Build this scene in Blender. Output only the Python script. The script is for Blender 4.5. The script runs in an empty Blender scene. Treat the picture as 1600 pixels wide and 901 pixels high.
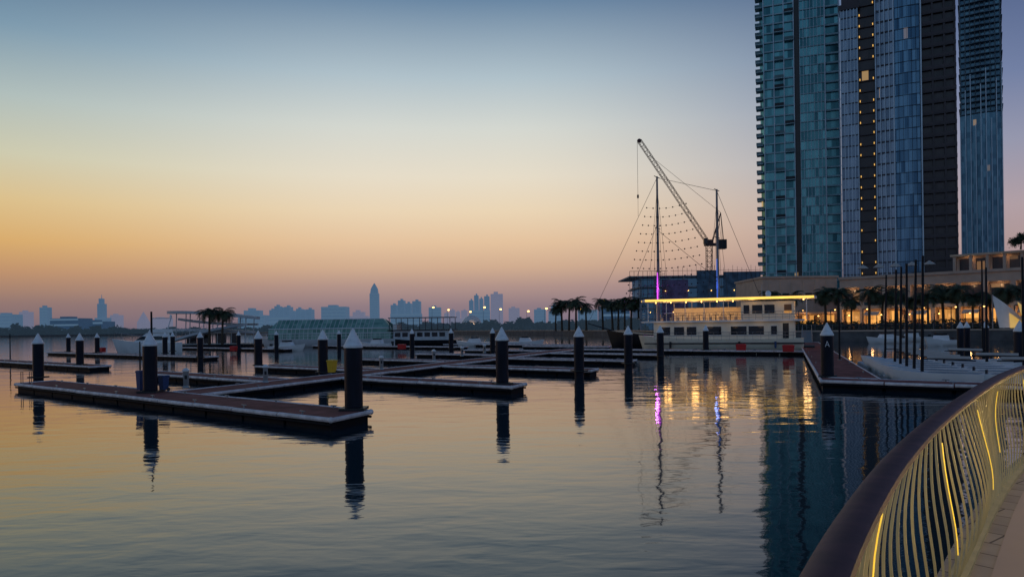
import bpy, bmesh, math, random
from mathutils import Vector, Matrix
random.seed(7)
R = math.radians
scn = bpy.context.scene
COL = scn.collection
# ------------------------------------------------------------------ camera (level, rising front like a corrected architectural view)
F = 1155.0; H = 3.35; HY = 512.0
ROLL = R(-0.75)
CM = Matrix.Rotation(R(90), 3, 'X') @ Matrix.Rotation(ROLL, 3, 'Z')
cam = bpy.data.objects.new('camera', bpy.data.cameras.new('camera'))
COL.objects.link(cam); scn.camera = cam
cam.matrix_world = Matrix.Translation((0, 0, H)) @ CM.to_4x4()
cam.data.sensor_width = 36; cam.data.lens = F / 1600 * 36
cam.data.shift_y = (HY - 450.5) / 1600
cam.data.clip_end = 20000; cam.data.clip_start = 0.05
def ray(x, y): return CM @ Vector(((x - 800) / F, -(y - HY) / F, -1))
def P(x, y, z=0.42):
    r = ray(x, y); t = (z - H) / r.z
    return Vector((r.x * t, r.y * t, z))
def D(x, y, d):
    r = ray(x, y); t = d / r.y
    return Vector((r.x * t, d, H + r.z * t))
def hx(x, d, z):            # world X so that a point at depth d and height z shows at column x
    y = 450.5
    for _ in range(6):
        p = D(x, y, d); y += (p.z - z) * F / d
    return D(x, y, d).x
# ------------------------------------------------------------------ materials
def s2l(c):
    return tuple(((v / 255) / 12.92 if v / 255 <= .04045 else ((v / 255 + .055) / 1.055) ** 2.4) for v in c)
def newmat(name):
    m = bpy.data.materials.new(name); m.use_nodes = True
    return m, m.node_tree, m.node_tree.nodes['Principled BSDF']
def mat(name, col, rough=.6, metal=0, var=.25, scale=3, bump=0, emit=None, es=0, stretch=(1, 1, 1), spec=.5):
    m, t, b = newmat(name); n = t.nodes; l = t.links
    tc = n.new('ShaderNodeTexCoord'); mp = n.new('ShaderNodeMapping'); mp.inputs['Scale'].default_value = stretch
    l.new(tc.outputs['Object'], mp.inputs[0])
    nz = n.new('ShaderNodeTexNoise'); nz.inputs['Scale'].default_value = scale; nz.inputs['Detail'].default_value = 5
    l.new(mp.outputs[0], nz.inputs['Vector'])
    cr = n.new('ShaderNodeValToRGB')
    cr.color_ramp.elements[0].position = .3; cr.color_ramp.elements[1].position = .7
    cr.color_ramp.elements[0].color = tuple(c * (1 - var) for c in col) + (1,)
    cr.color_ramp.elements[1].color = tuple(min(1, c * (1 + var)) for c in col) + (1,)
    l.new(nz.outputs['Fac'], cr.inputs[0]); l.new(cr.outputs[0], b.inputs['Base Color'])
    b.inputs['Roughness'].default_value = rough; b.inputs['Metallic'].default_value = metal
    b.inputs['Specular IOR Level'].default_value = spec
    if bump:
        bp = n.new('ShaderNodeBump'); bp.inputs['Strength'].default_value = bump; bp.inputs['Distance'].default_value = .02
        l.new(nz.outputs['Fac'], bp.inputs['Height']); l.new(bp.outputs[0], b.inputs['Normal'])
    if emit:
        b.inputs['Emission Color'].default_value = tuple(emit) + (1,); b.inputs['Emission Strength'].default_value = es
    return m
def gridmat(name, px, pz, ca, cb, lit=0.0, rough=.15, metal=.0, warm=(1, .62, .25), es=2.0, emit=None, ees=0):
    m, t, b = newmat(name); n = t.nodes; l = t.links
    tc = n.new('ShaderNodeTexCoord'); sp = n.new('ShaderNodeSeparateXYZ'); l.new(tc.outputs['Object'], sp.inputs[0])
    cb_ = n.new('ShaderNodeCombineXYZ')
    for i, s in enumerate((px, px, pz)):
        a = n.new('ShaderNodeMath'); a.operation = 'DIVIDE'; a.inputs[1].default_value = s; l.new(sp.outputs[i], a.inputs[0])
        f = n.new('ShaderNodeMath'); f.operation = 'ADD'; f.inputs[1].default_value = .37 if i < 2 else .01; l.new(a.outputs[0], f.inputs[0])
        g = n.new('ShaderNodeMath'); g.operation = 'FLOOR'; l.new(f.outputs[0], g.inputs[0]); l.new(g.outputs[0], cb_.inputs[i])
    wn = n.new('ShaderNodeTexWhiteNoise'); wn.noise_dimensions = '3D'; l.new(cb_.outputs[0], wn.inputs['Vector'])
    mx = n.new('ShaderNodeMix'); mx.data_type = 'RGBA'; l.new(wn.outputs['Value'], mx.inputs[0])
    mx.inputs[6].default_value = tuple(ca) + (1,); mx.inputs[7].default_value = tuple(cb) + (1,)
    l.new(mx.outputs[2], b.inputs['Base Color'])
    b.inputs['Roughness'].default_value = rough; b.inputs['Metallic'].default_value = metal
    if lit > 0:
        sc = n.new('ShaderNodeSeparateColor'); l.new(wn.outputs['Color'], sc.inputs[0])
        gt = n.new('ShaderNodeMath'); gt.operation = 'GREATER_THAN'; gt.inputs[1].default_value = 1 - lit; l.new(sc.outputs[1], gt.inputs[0])
        ml = n.new('ShaderNodeMath'); ml.operation = 'MULTIPLY'; ml.inputs[1].default_value = es; l.new(gt.outputs[0], ml.inputs[0])
        m2 = n.new('ShaderNodeMath'); m2.operation = 'MULTIPLY'; l.new(ml.outputs[0], m2.inputs[0]); l.new(sc.outputs[2], m2.inputs[1])
        b.inputs['Emission Color'].default_value = tuple(warm) + (1,); l.new(m2.outputs[0], b.inputs['Emission Strength'])
    elif emit:
        b.inputs['Emission Color'].default_value = tuple(emit) + (1,); b.inputs['Emission Strength'].default_value = ees
    return m
def glow(name, col, s):
    return mat(name, col, .5, 0, .05, 2, emit=col, es=s)
M = {}
M['deck'] = mat('composite deck', (.27, .10, .085), .9, 0, .35, 1.2, .3, spec=.08)
M['rim'] = mat('pale dock fender', (.78, .70, .68), .6, 0, .28, 2.5, spec=.3)
M['float'] = mat('black float', (.006, .007, .011), .7, 0, .3, 3, spec=.15)
M['pile'] = mat('navy pile sleeve', (.007, .010, .022), .5, 0, .5, 2.5, .15, stretch=(1, 1, .3), spec=.22)
M['cap'] = mat('white cone cap', (.86, .86, .86), .5, 0, .12, 5)
M['white'] = mat('white gelcoat', (.82, .82, .82), .35, 0, .07, 1)
M['cream'] = mat('cream hull', (.84, .77, .63), .45, 0, .06, 1)
M['dark'] = mat('dark metal', (.02, .022, .028), .5, .2, .3, 3)
M['polec'] = mat('dark spar', (.012, .013, .018), .6, 0, .3, 3, spec=.2)
M['steel'] = mat('galvanised steel', (.28, .29, .31), .4, .7, .2, 4)
M['winb'] = mat('dark boat window', (.01, .014, .02), .08, 0, .2, 2)
M['blackhull'] = mat('black hull', (.008, .009, .014), .45, 0, .3, 2, spec=.3)
M['wood'] = mat('dark hardwood rail', (.11, .042, .042), .55, 0, .35, 9, .1, spec=.3)
M['blade'] = mat('champagne metal', (.58, .49, .25), .5, .1, .12, 5)
M['led'] = glow('led yellow', (1, .64, .06), .85)
M['warm'] = glow('warm lamp', (1, .5, .12), 7)
M['flamp'] = glow('facade lamp', (1, .55, .12), 1.0)
M['roofled'] = glow('roof led', (1, .58, .10), 1.4)
M['purple'] = glow('purple light', (.65, .08, .75), 1.3)
M['blue'] = glow('blue light', (.06, .2, .8), .5)
M['shop'] = gridmat('shopfront', 1.6, 2.4, (.2, .1, .04), (.1, .06, .03), .75, .3, 0, (1, .45, .1), 1.0)
M['dimroom'] = gridmat('dim room glazing', 1.6, 2.4, (.03, .03, .035), (.08, .06, .05), .3, .2, 0, (1, .5, .2), .25)
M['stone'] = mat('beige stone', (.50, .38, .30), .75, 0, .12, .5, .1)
M['stonelit'] = mat('painted lit stone', (.56, .42, .30), .75, 0, .12, .5, .1)  # beige stone again, lamplight painted in as a lighter, warmer tone
M['concrete'] = mat('raw concrete', (.28, .30, .33), .85, 0, .2, .8)
M['quay'] = mat('quay concrete', (.12, .115, .115), .85, 0, .3, .6, .2)
M['net'] = mat('blue grey safety net', (.09, .15, .21), .8, 0, .4, .5)
M['netpurple'] = mat('purple grey safety net', (.18, .12, .22), .8, 0, .4, .5)
M['crane'] = mat('weathered crane steel', (.12, .05, .045), .6, .1, .2, 2)
M['trunk'] = mat('palm trunk', (.07, .05, .035), .9, 0, .4, 6, .3)
M['frond'] = mat('palm frond', (.045, .065, .03), .7, 0, .4, 3)
M['leaf'] = mat('dark foliage', (.035, .055, .03), .8, 0, .5, 2)
M['hazeleaf'] = mat('painted haze far foliage', (.03, .045, .045), .9, 0, .3, .05, emit=(.024, .042, .065), es=.6)  # bluish emission paints distance haze over the leaves
M['yellow'] = mat('yellow plastic', (.75, .45, .02), .45, 0, .08, 4)
M['bluep'] = mat('blue plastic', (.012, .05, .16), .5, 0, .1, 4)
M['red'] = mat('red paint', (.6, .02, .02), .45, 0, .1, 4)
M['greenglass'] = gridmat('green saloon glass', .9, 1.2, (.10, .24, .19), (.28, .46, .38), 0, .35)
M['greyboat'] = mat('grey boat paint', (.34, .37, .39), .5, 0, .1, 1)
M['palegrey'] = mat('pale grey cladding', (.56, .58, .61), .6, 0, .1, 1)
M['sail'] = mat('white membrane', (.78, .75, .70), .6, 0, .05, 1)
M['saillit'] = mat('painted glow membrane underside', (.8, .6, .3), .6, 0, .1, 1, emit=(1, .6, .1), es=.38)  # yellow lamplight on the underside is painted in as emission
M['towerglass'] = gridmat('teal tower glass', 1.4, 3.3, (.02, .12, .15), (.15, .42, .46), .006, .14, .5, es=.5)
M['towerglassb'] = gridmat('blue tower glass', 1.1, 3.3, (.035, .10, .18), (.15, .29, .42), .005, .12, .6, es=.5)
M['towerpale'] = gridmat('pale tower glass', .9, 3.3, (.12, .18, .26), (.32, .41, .52), .004, .2, .4, es=.5)
M['towerdark'] = gridmat('brown tower bays', 1.8, 3.3, (.022, .018, .022), (.05, .04, .045), .008, .3, 0, es=.35)
M['slab'] = mat('pale slab edge', (.34, .52, .55), .6, 0, .15, .3)
M['slabdark'] = mat('brown slab edge', (.06, .048, .052), .6, 0, .15, .3)
M['balustrade'] = mat('balcony glass', (.06, .13, .15), .15, .2, .3, .3)
M['fin'] = mat('silver facade fin', (.48, .58, .66), .35, .2, .15, .2)
M['farglass'] = gridmat('far tower glass', 1.6, 3.4, (.04, .12, .19), (.13, .28, .37), .004, .2, .4, es=.5)
M['farslab'] = mat('far unfinished slab', (.09, .15, .19), .8, 0, .2, .2)
M['umb'] = mat('pale canvas', (.5, .45, .4), .8, 0, .1, 2)
M['raft'] = mat('pale grey float blocks', (.5, .5, .52), .6, 0, .15, 2)
M['mastw'] = mat('weathered mast', (.30, .26, .26), .6, 0, .15, 1)
def haze(name, base, e, s):  # aerial haze painted onto the walls as a fixed faint emission
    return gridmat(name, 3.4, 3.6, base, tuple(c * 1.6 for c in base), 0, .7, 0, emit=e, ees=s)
M['haze_near'] = haze('near painted haze skyline wall', (.035, .05, .07), s2l((42, 66, 92)), .75)
M['haze_mid'] = haze('painted haze skyline wall', (.04, .055, .075), s2l((72, 98, 124)), .88)
M['haze_far'] = haze('far painted haze skyline wall', (.05, .05, .06), s2l((104, 108, 130)), .95)
M['haze_band'] = mat('painted haze floor bands', (.05, .07, .09), .8, 0, .1, .1, emit=s2l((80, 106, 130)), es=.88)  # bands carry the same emitted haze as the walls

def pavemat():
    m, t, b = newmat('promenade paving'); n = t.nodes; l = t.links
    tc = n.new('ShaderNodeTexCoord'); br = n.new('ShaderNodeTexBrick')
    mp = n.new('ShaderNodeMapping'); mp.inputs['Rotation'].default_value = (0, 0, R(52)); l.new(tc.outputs['Object'], mp.inputs[0]); l.new(mp.outputs[0], br.inputs['Vector'])
    br.inputs['Color1'].default_value = (.56, .47, .37, 1); br.inputs['Color2'].default_value = (.46, .38, .30, 1)
    br.inputs['Mortar'].default_value = (.16, .13, .11, 1); br.inputs['Scale'].default_value = 1
    br.inputs['Brick Width'].default_value = .6; br.inputs['Row Height'].default_value = .3; br.inputs['Mortar Size'].default_value = .008
    nz = n.new('ShaderNodeTexNoise'); nz.inputs['Scale'].default_value = 5; nz.inputs['Detail'].default_value = 8; l.new(tc.outputs['Object'], nz.inputs['Vector'])
    mx = n.new('ShaderNodeMix'); mx.data_type = 'RGBA'; mx.blend_type = 'MULTIPLY'; mx.inputs[0].default_value = .35
    l.new(br.outputs['Color'], mx.inputs[6]); l.new(nz.outputs['Fac'], mx.inputs[7]); l.new(mx.outputs[2], b.inputs['Base Color'])
    b.inputs['Roughness'].default_value = .75
    bp = n.new('ShaderNodeBump'); bp.inputs['Distance'].default_value = .004; bp.invert = True; l.new(br.outputs['Fac'], bp.inputs['Height']); l.new(bp.outputs[0], b.inputs['Normal'])
    return m
M['pave'] = pavemat()
def watermat():
    m, t, b = newmat('calm creek water'); n = t.nodes; l = t.links
    b.inputs['Base Color'].default_value = (.006, .030, .042, 1); b.inputs['Roughness'].default_value = .04; b.inputs['IOR'].default_value = 1.36
    tc = n.new('ShaderNodeTexCoord')
    def nz(sc, det, st, rot=0):
        mp = n.new('ShaderNodeMapping'); mp.inputs['Scale'].default_value = st; mp.inputs['Rotation'].default_value = (0, 0, R(rot)); l.new(tc.outputs['Object'], mp.inputs[0])
        x = n.new('ShaderNodeTexNoise'); x.inputs['Scale'].default_value = sc; x.inputs['Detail'].default_value = det
        x.inputs['Distortion'].default_value = .4
        l.new(mp.outputs[0], x.inputs['Vector']); return x
    prev = None
    for sc, det, st, rot, dist, stg in ((.9, 2, (.6, 1.1, 1), 12, .016, 1), (.22, 1, (.7, 1.2, 1), -20, .03, 1), (3.2, 2, (.5, 1, 1), 20, .004, 1)):
        x = nz(sc, det, st, rot); bp = n.new('ShaderNodeBump'); bp.inputs['Strength'].default_value = stg; bp.inputs['Distance'].default_value = dist
        l.new(x.outputs['Fac'], bp.inputs['Height'])
        if prev: l.new(prev.outputs[0], bp.inputs['Normal'])
        prev = bp
    l.new(prev.outputs[0], b.inputs['Normal'])
    return m
M['water'] = watermat()
# ------------------------------------------------------------------ mesh builder
class MB:
    def __init__(s): s.v = []; s.f = []
    def add(s, vs, fs):
        o = len(s.v); s.v += [tuple(v) for v in vs]; s.f += [tuple(i + o for i in f) for f in fs]; return s
    def box(s, x0, x1, y0, y1, z0, z1):
        return s.add([(x0, y0, z0), (x1, y0, z0), (x1, y1, z0), (x0, y1, z0), (x0, y0, z1), (x1, y0, z1), (x1, y1, z1), (x0, y1, z1)],
                     [(0, 3, 2, 1), (4, 5, 6, 7), (0, 1, 5, 4), (1, 2, 6, 5), (2, 3, 7, 6), (3, 0, 4, 7)])
    def prism(s, poly, z0, z1):
        n = len(poly)
        return s.add([(p[0], p[1], z0) for p in poly] + [(p[0], p[1], z1) for p in poly],
                     [tuple(range(n))[::-1], tuple(range(n, 2 * n))] + [(i, (i + 1) % n, (i + 1) % n + n, i + n) for i in range(n)])
    def loft(s, rings, closed=True, caps=True):
        n = len(rings[0]); vs = [p for r in rings for p in r]; fs = []
        for k in range(len(rings) - 1):
            for i in range(n if closed else n - 1):
                j = (i + 1) % n; fs.append((k * n + i, k * n + j, (k + 1) * n + j, (k + 1) * n + i))
        if caps: fs += [tuple(range(n))[::-1], tuple(range((len(rings) - 1) * n, len(rings) * n))]
        return s.add(vs, fs)
    def cyl(s, p0, p1, r0, r1=None, n=8):
        r1 = r0 if r1 is None else r1; p0 = Vector(p0); p1 = Vector(p1); d = (p1 - p0)
        if d.length < 1e-6: return s
        d.normalize(); a = Vector((0, 0, 1)) if abs(d.z) < .9 else Vector((1, 0, 0)); u = d.cross(a).normalized(); w = d.cross(u)
        rr = [[p + u * math.cos(2 * math.pi * i / n) * r + w * math.sin(2 * math.pi * i / n) * r for i in range(n)] for p, r in ((p0, r0), (p1, max(r1, 1e-4)))]
        return s.loft(rr)
    def path(s, pts, r, n=6):
        for a, b in zip(pts[:-1], pts[1:]): s.cyl(a, b, r, r, n)
        return s
    def lathe(s, prof, n=16, c=(0, 0, 0)):
        return s.loft([[(c[0] + r * math.cos(2 * math.pi * i / n), c[1] + r * math.sin(2 * math.pi * i / n), c[2] + z) for i in range(n)] for r, z in prof])
    def ball(s, c, r, n=8, sz=1):
        return s.lathe([(max(1e-3, r * math.sin(math.pi * k / 6)), -r * sz * math.cos(math.pi * k / 6)) for k in range(7)], n, c)
    def build(s, name, m, parent=None, loc=(0, 0, 0), rotz=0, smooth=False):
        me = bpy.data.meshes.new(name); me.from_pydata(s.v, [], s.f); me.materials.append(M[m] if isinstance(m, str) else m)
        bm = bmesh.new(); bm.from_mesh(me); bmesh.ops.recalc_face_normals(bm, faces=bm.faces); bm.to_mesh(me); bm.free()
        if smooth:
            for p in me.polygons: p.use_smooth = True
            me.set_sharp_from_angle(angle=R(38))
        o = bpy.data.objects.new(name, me); COL.objects.link(o)
        o.location = loc; o.rotation_euler = (0, 0, rotz)
        if parent: o.parent = parent
        return o
def tag(o, label=None, cat=None, group=None, kind=None):
    if label: o['label'] = label
    if cat: o['category'] = cat
    if group: o['group'] = group
    if kind: o['kind'] = kind
    return o
def thing(name, label, cat, loc=(0, 0, 0), rotz=0, group=None):
    o = bpy.data.objects.new(name, None); COL.objects.link(o); o.empty_display_size = .3
    o.location = loc; o.rotation_euler = (0, 0, rotz)
    return tag(o, label, cat, group)
def copy_tree(o, parent=None):
    c = o.copy(); COL.objects.link(c); c.parent = parent
    for ch in list(o.children): copy_tree(ch, c)
    return c
def plamp(name, loc, e, col, r=.1, parent=None):
    lo = bpy.data.lights.new(name, 'POINT'); lo.energy = e; lo.color = col; lo.shadow_soft_size = r
    q = bpy.data.objects.new(name, lo); COL.objects.link(q); q.location = loc
    if parent: q.parent = parent
    return q
ORD = ['first', 'second', 'third', 'fourth', 'fifth', 'sixth', 'seventh', 'eighth', 'ninth', 'tenth', 'eleventh', 'twelfth', 'thirteenth', 'fourteenth', 'fifteenth', 'sixteenth', 'seventeenth', 'eighteenth']
# ------------------------------------------------------------------ world
w = bpy.data.worlds.new('World'); scn.world = w; w.use_nodes = True
nt = w.node_tree; n = nt.nodes; l = nt.links; bg = n['Background']
tc = n.new('ShaderNodeTexCoord'); sp = n.new('ShaderNodeSeparateXYZ'); l.new(tc.outputs['Generated'], sp.inputs[0])
def ramp(stops):
    r = n.new('ShaderNodeValToRGB'); e = r.color_ramp.elements
    while len(e) < len(stops): e.new(.5)
    for k, (p, c) in enumerate(stops): e[k].position = p; e[k].color = s2l(c) + (1,)
    l.new(sp.outputs[2], r.inputs[0]); return r
rC = ramp([(0, (122, 110, 128)), (.03, (142, 122, 130)), (.056, (176, 146, 138)), (.082, (208, 172, 144)), (.115, (228, 194, 158)), (.155, (234, 212, 180)), (.20, (230, 220, 200)),
           (.26, (212, 215, 208)), (.32, (176, 193, 202)), (.41, (100, 130, 160)), (.6, (46, 76, 116)), (1, (28, 52, 92))])
rL = ramp([(0, (110, 98, 114)), (.036, (146, 118, 112)), (.07, (190, 144, 106)), (.105, (216, 170, 104)), (.15, (218, 190, 136)), (.20, (202, 200, 172)),
           (.26, (170, 186, 184)), (.33, (114, 146, 168)), (.41, (58, 94, 132)), (.6, (32, 60, 100)), (1, (28, 52, 92))])
rR = ramp([(0, (114, 100, 124)), (.05, (150, 126, 136)), (.09, (174, 150, 150)), (.13, (176, 158, 164)), (.2, (148, 150, 172)),
           (.27, (112, 126, 162)), (.41, (56, 78, 122)), (.6, (34, 56, 100)), (1, (28, 52, 92))])
rB = ramp([(0, (96, 106, 132)), (.08, (124, 130, 152)), (.2, (130, 150, 174)), (.4, (104, 136, 166)), (.7, (56, 90, 134)), (1, (28, 52, 92))])
def mr(a, b, i=0):
    m_ = n.new('ShaderNodeMapRange'); m_.inputs['From Min'].default_value = a; m_.inputs['From Max'].default_value = b; m_.interpolation_type = 'SMOOTHSTEP'
    l.new(sp.outputs[i], m_.inputs['Value']); return m_
def mixc(f, a, b):
    x = n.new('ShaderNodeMix'); x.data_type = 'RGBA'; l.new(f, x.inputs[0]); l.new(a, x.inputs[6]); l.new(b, x.inputs[7]); return x.outputs[2]
c1 = mixc(mr(-.66, -.15).outputs[0], rL.outputs[0], rC.outputs[0])
c2 = mixc(mr(-.02, .58).outputs[0], c1, rR.outputs[0])
c3 = mixc(mr(-.25, .35, 1).outputs[0], rB.outputs[0], c2)
sky = n.new('ShaderNodeTexSky'); sky.sky_type = 'NISHITA'; sky.sun_disc = False; sky.sun_elevation = R(1.0); sky.sun_rotation = R(-75)
l.new(c3, bg.inputs[0]); bg.inputs[1].default_value = 1.0
bg2 = n.new('ShaderNodeBackground'); l.new(sky.outputs[0], bg2.inputs[0]); bg2.inputs[1].default_value = .002
ad = n.new('ShaderNodeAddShader'); l.new(bg.outputs[0], ad.inputs[0]); l.new(bg2.outputs[0], ad.inputs[1]); l.new(ad.outputs[0], n['World Output'].inputs[0])
sl = bpy.data.lights.new('sun', 'SUN'); sl.energy = .05; sl.angle = R(10); sl.color = (1, .6, .35)
so = bpy.data.objects.new('sun', sl); COL.objects.link(so)
so.rotation_euler = Vector((.96, -.25, -.05)).to_track_quat('-Z', 'Y').to_euler()
scn.view_settings.view_transform = 'Standard'; scn.view_settings.look = 'None'; scn.view_settings.exposure = 0
# ------------------------------------------------------------------ ground
mb = MB(); mb.add([(-6000, -300, 0), (6000, -300, 0), (6000, 9000, 0), (-6000, 9000, 0)], [(0, 1, 2, 3)])
tag(mb.build('water', 'water'), kind='structure')
shore = [(600, 60), (140, 105), (89, 128), (40, 150), (38, 230), (22, 320), (-40, 480), (-140, 700), (-400, 980), (-900, 1050), (-2500, 1100), (-2500, 7000), (3000, 7000), (3000, 60)]
tag(MB().prism(shore, -1.5, 2.0).build('ground', 'quay'), kind='structure')
mb = MB()
for a, b in zip(shore[1:8], shore[2:9]):
    a = Vector(a); b = Vector(b); t = (b - a).normalized(); nn = Vector((-t.y, t.x))
    if nn.dot(-(a + b) / 2) < 0: nn = -nn
    q = [a + nn * .12, b + nn * .12, b - nn * .8, a - nn * .8]; mb.prism([(p.x, p.y) for p in q], 1.8, 2.12)
tag(mb.build('quay_coping', 'stone'), kind='structure')
# ------------------------------------------------------------------ near promenade and railing
FZ = H - 1.6
rp = [P(x, y, FZ + 1.1).to_2d() for x, y in ((1283, 901), (1338, 800), (1405, 707), (1478, 640), (1553, 590), (1600, 571))]
d0 = (rp[0] - rp[1]).normalized(); back = [rp[0] + d0 * 2.6 + Vector((-.25, 0)), rp[0] + d0 * .9]
d1 = (rp[-1] - rp[-2]).normalized()
ctrl = back + rp + [rp[-1] + d1 * 1.5 + Vector((.15, -.05)), rp[-1] + d1 * 3.2 + Vector((.6, -.2))]
def catmull(c, m=24):
    out = []
    c = [2 * c[0] - c[1]] + c + [2 * c[-1] - c[-2]]
    for i in range(1, len(c) - 2):
        for k in range(m):
            t = k / m; a, b, d, e = c[i - 1:i + 3]
            out.append(.5 * ((2 * b) + (d - a) * t + (2 * a - 5 * b + 4 * d - e) * t * t + (-a + 3 * b - 3 * d + e) * t ** 3))
    out.append(c[-2]); return out
fine = catmull(ctrl)
for _ in range(60):
    fine = [fine[0]] + [(fine[i - 1] + fine[i] * 2 + fine[i + 1]) / 4 for i in range(1, len(fine) - 1)] + [fine[-1]]
cum = [0]
for a, b in zip(fine[:-1], fine[1:]): cum.append(cum[-1] + (b - a).length)
def at(s):
    s = max(0, min(cum[-1] - 1e-4, s)); i = 0
    while cum[i + 1] < s: i += 1
    t = (s - cum[i]) / (cum[i + 1] - cum[i]); p = fine[i].lerp(fine[i + 1], t); d = (fine[i + 1] - fine[i]).normalized()
    return p, d, Vector((d.y, -d.x))
L_ = cum[-1]
rail = thing('promenade_railing', 'curved railing with dark wooden handrail over pale wavy metal blades and yellow light strips', 'railing', (fine[0].x, fine[0].y, FZ))
org = Vector((fine[0].x, fine[0].y, FZ))
def sweep(prof, z0, ds=.12):
    rings = []; k = int(L_ / ds)
    for i in range(k + 1):
        p, d, nn = at(L_ * i / k)
        rings.append([Vector((p.x + nn.x * a, p.y + nn.y * a, z0 + b)) - org for a, b in prof])
    return MB().loft(rings)
hp = [(-.046, .008), (-.05, .018), (-.045, .03), (-.03, .037), (0, .039), (.03, .037), (.045, .03), (.05, .018), (.046, .008), (.03, 0), (-.03, 0)]
sweep(hp, FZ + 1.06).build('handrail', 'wood', rail, smooth=True)
sweep([(-.014, -.03), (-.014, -.001), (.014, -.001), (.014, -.03)], FZ + 1.06).build('top_channel', 'dark', rail)
sweep([(-.05, 0), (-.05, .03), (.05, .03), (.05, 0)], FZ).build('base_channel', 'blade', rail)
NB = 84
for i in range(NB):
    s = 1.2 + (L_ - 1.3) * i / (NB - 1); p, d, nn = at(s)
    lit = (i % 11 == 6)
    mb = MB(); led = MB(); rings = []; lr = []
    for k in range(15):
        z = .03 + .998 * k / 14; ph = s * 1.15
        off = (.045 + .075 * math.sin(ph)) * math.sin(math.pi * k / 14) + .02 * math.sin(2 * math.pi * k / 14)
        along = .09 * math.sin(math.pi * k / 14) * math.sin(s * .8 + .6)
        c = Vector((p.x + nn.x * off + d.x * along, p.y + nn.y * off + d.y * along, FZ + z)) - org
        T = Vector((d.x, d.y, 0)); N = Vector((nn.x, nn.y, 0))
        rings.append([c - T * .0055 - N * .0055, c + T * .0055 - N * .0055, c + T * .0055 + N * .0055, c - T * .0055 + N * .0055])
        lr.append([c - T * .0065 + N * .0065, c + T * .0065 + N * .0065, c + T * .0065 + N * .010, c - T * .0065 + N * .010])
    mb.loft(rings).build('baluster', 'blade', rail)
    if lit:
        led.loft(lr[5:14]).build('light_strip', 'led', rail)
    if i % 6 == 3:
        q = Vector((p.x + nn.x * .35, p.y + nn.y * .35, FZ + .8)) - org
        plamp('railing_fill_light', q, 2.5, (1, .68, .25), .02, rail)  # added fill lights, no fixture, brighten slats and paving apart from the strips
edge = [at(L_ * i / 60) for i in range(61)]
poly = [(p.x - nn.x * .12, p.y - nn.y * .12) for p, d, nn in edge] + [(16, 17.5), (30, 24), (80, 30), (80, -30), (-8, -30)]
tag(MB().prism(poly, -1.5, FZ).build('promenade', 'pave'), kind='structure')
mb = MB(); rings = []
for p, d, nn in edge: rings.append([(p.x + nn.x * .16, p.y + nn.y * .16, FZ + .001), (p.x + nn.x * .16, p.y + nn.y * .16, FZ + .012), (p.x + nn.x * .42, p.y + nn.y * .42, FZ + .012), (p.x + nn.x * .42, p.y + nn.y * .42, FZ + .001)])
tag(mb.loft(rings).build('pavement_border', 'stone'), kind='structure')
# ------------------------------------------------------------------ docks
U = Vector((.77, -.638)); V = Vector((.35, .937)); DZ = .42
def dock(name, label, p0, a, b, open_start=False, open_end=False, group='floating docks of the marina', deckm='deck', cat='dock'):
    t = thing(name, label, cat, (p0.x, p0.y, 0), 0, group)
    la = a.length; ua = a / la; ub = b.normalized()
    c = [ub * .06, a + ub * .06, a + b - ub * .06, b - ub * .06]
    MB().prism([(q.x, q.y) for q in c], .28, DZ).build('deck', deckm, t)
    m = MB(); r = .085
    segs = [(Vector((0, 0)), a), (b, a + b)]
    if not open_start: segs.append((Vector((0, 0)), b))
    if not open_end: segs.append((a, a + b))
    for q0, q1 in segs:
        k = max(1, int((q1 - q0).length / 2.9)); dd = (q1 - q0) / k
        for i in range(k):
            x0 = q0 + dd * (i + .012); x1 = q0 + dd * (i + .988); e = random.uniform(-.012, .012)
            m.cyl((x0.x, x0.y, .37 + e), (x1.x, x1.y, .37 + e), r, r, 8)
    for q, on in ((Vector((0, 0)), not open_start), (b, not open_start), (a, not open_end), (a + b, not open_end)):
        if on: m.ball((q.x, q.y, .37), r * 1.25, 8)
    m.build('edge_fender', 'rim', t, smooth=True)
    m = MB(); k = max(1, int(la / 2.6)); da = a / k
    for i in range(k):
        q = [da * (i + .03) + ub * .1, da * (i + .97) + ub * .1, da * (i + .97) + b - ub * .1, da * (i + .03) + b - ub * .1]
        m.prism([(x.x, x.y) for x in q], -.3, .277)
    m.build('float', 'float', t)
    m = MB()
    for q0, q1 in segs[:2]: m.cyl((q0.x, q0.y, .2), (q1.x, q1.y, .2), .05, .05, 6)
    m.build('waler', 'float', t)
    kk = max(2, min(8, int(la / 3.5)))
    for i in range(kk):
        for side in (.12, .88):
            q = a * ((i + .5) / kk) + b * side
            mm = MB(); e = ua * .16
            mm.cyl((q.x, q.y, DZ), (q.x, q.y, DZ + .09), .035, .03, 6); mm.cyl((q.x - e.x, q.y - e.y, DZ + .1), (q.x + e.x, q.y + e.y, DZ + .1), .022, .022, 6)
            mm.build('cleat', 'steel', t)
    return t
O = Vector((-16.8, 36.5)); WW = 2.75
A0 = O - U * 15.5 - V * 2.5
dock('floating_dock', 'nearest long brown dock lying across the left foreground water', A0, U * 30.6, V * 2.5)
dock('main_walkway', 'long straight brown walkway running back from the nearest dock', O, V * 69.5, U * WW, open_start=True, cat='dock')
RE = O + U * WW
for i, (s, Lf) in enumerate(((11.65, 13.6), (25.7, 14.1), (39.7, 14.1), (53.7, 14))):
    dock('finger_dock', ['right hand finger dock nearest the camera ending at the pile in mid picture', 'second right hand finger dock from the camera, ending right of mid picture',
         'third right hand finger dock behind two longer looking fingers', 'fourth right hand finger dock, farthest before the cross walkway'][i], RE + V * s + U * .09, U * Lf, V * 2.1, open_start=True)
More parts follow.
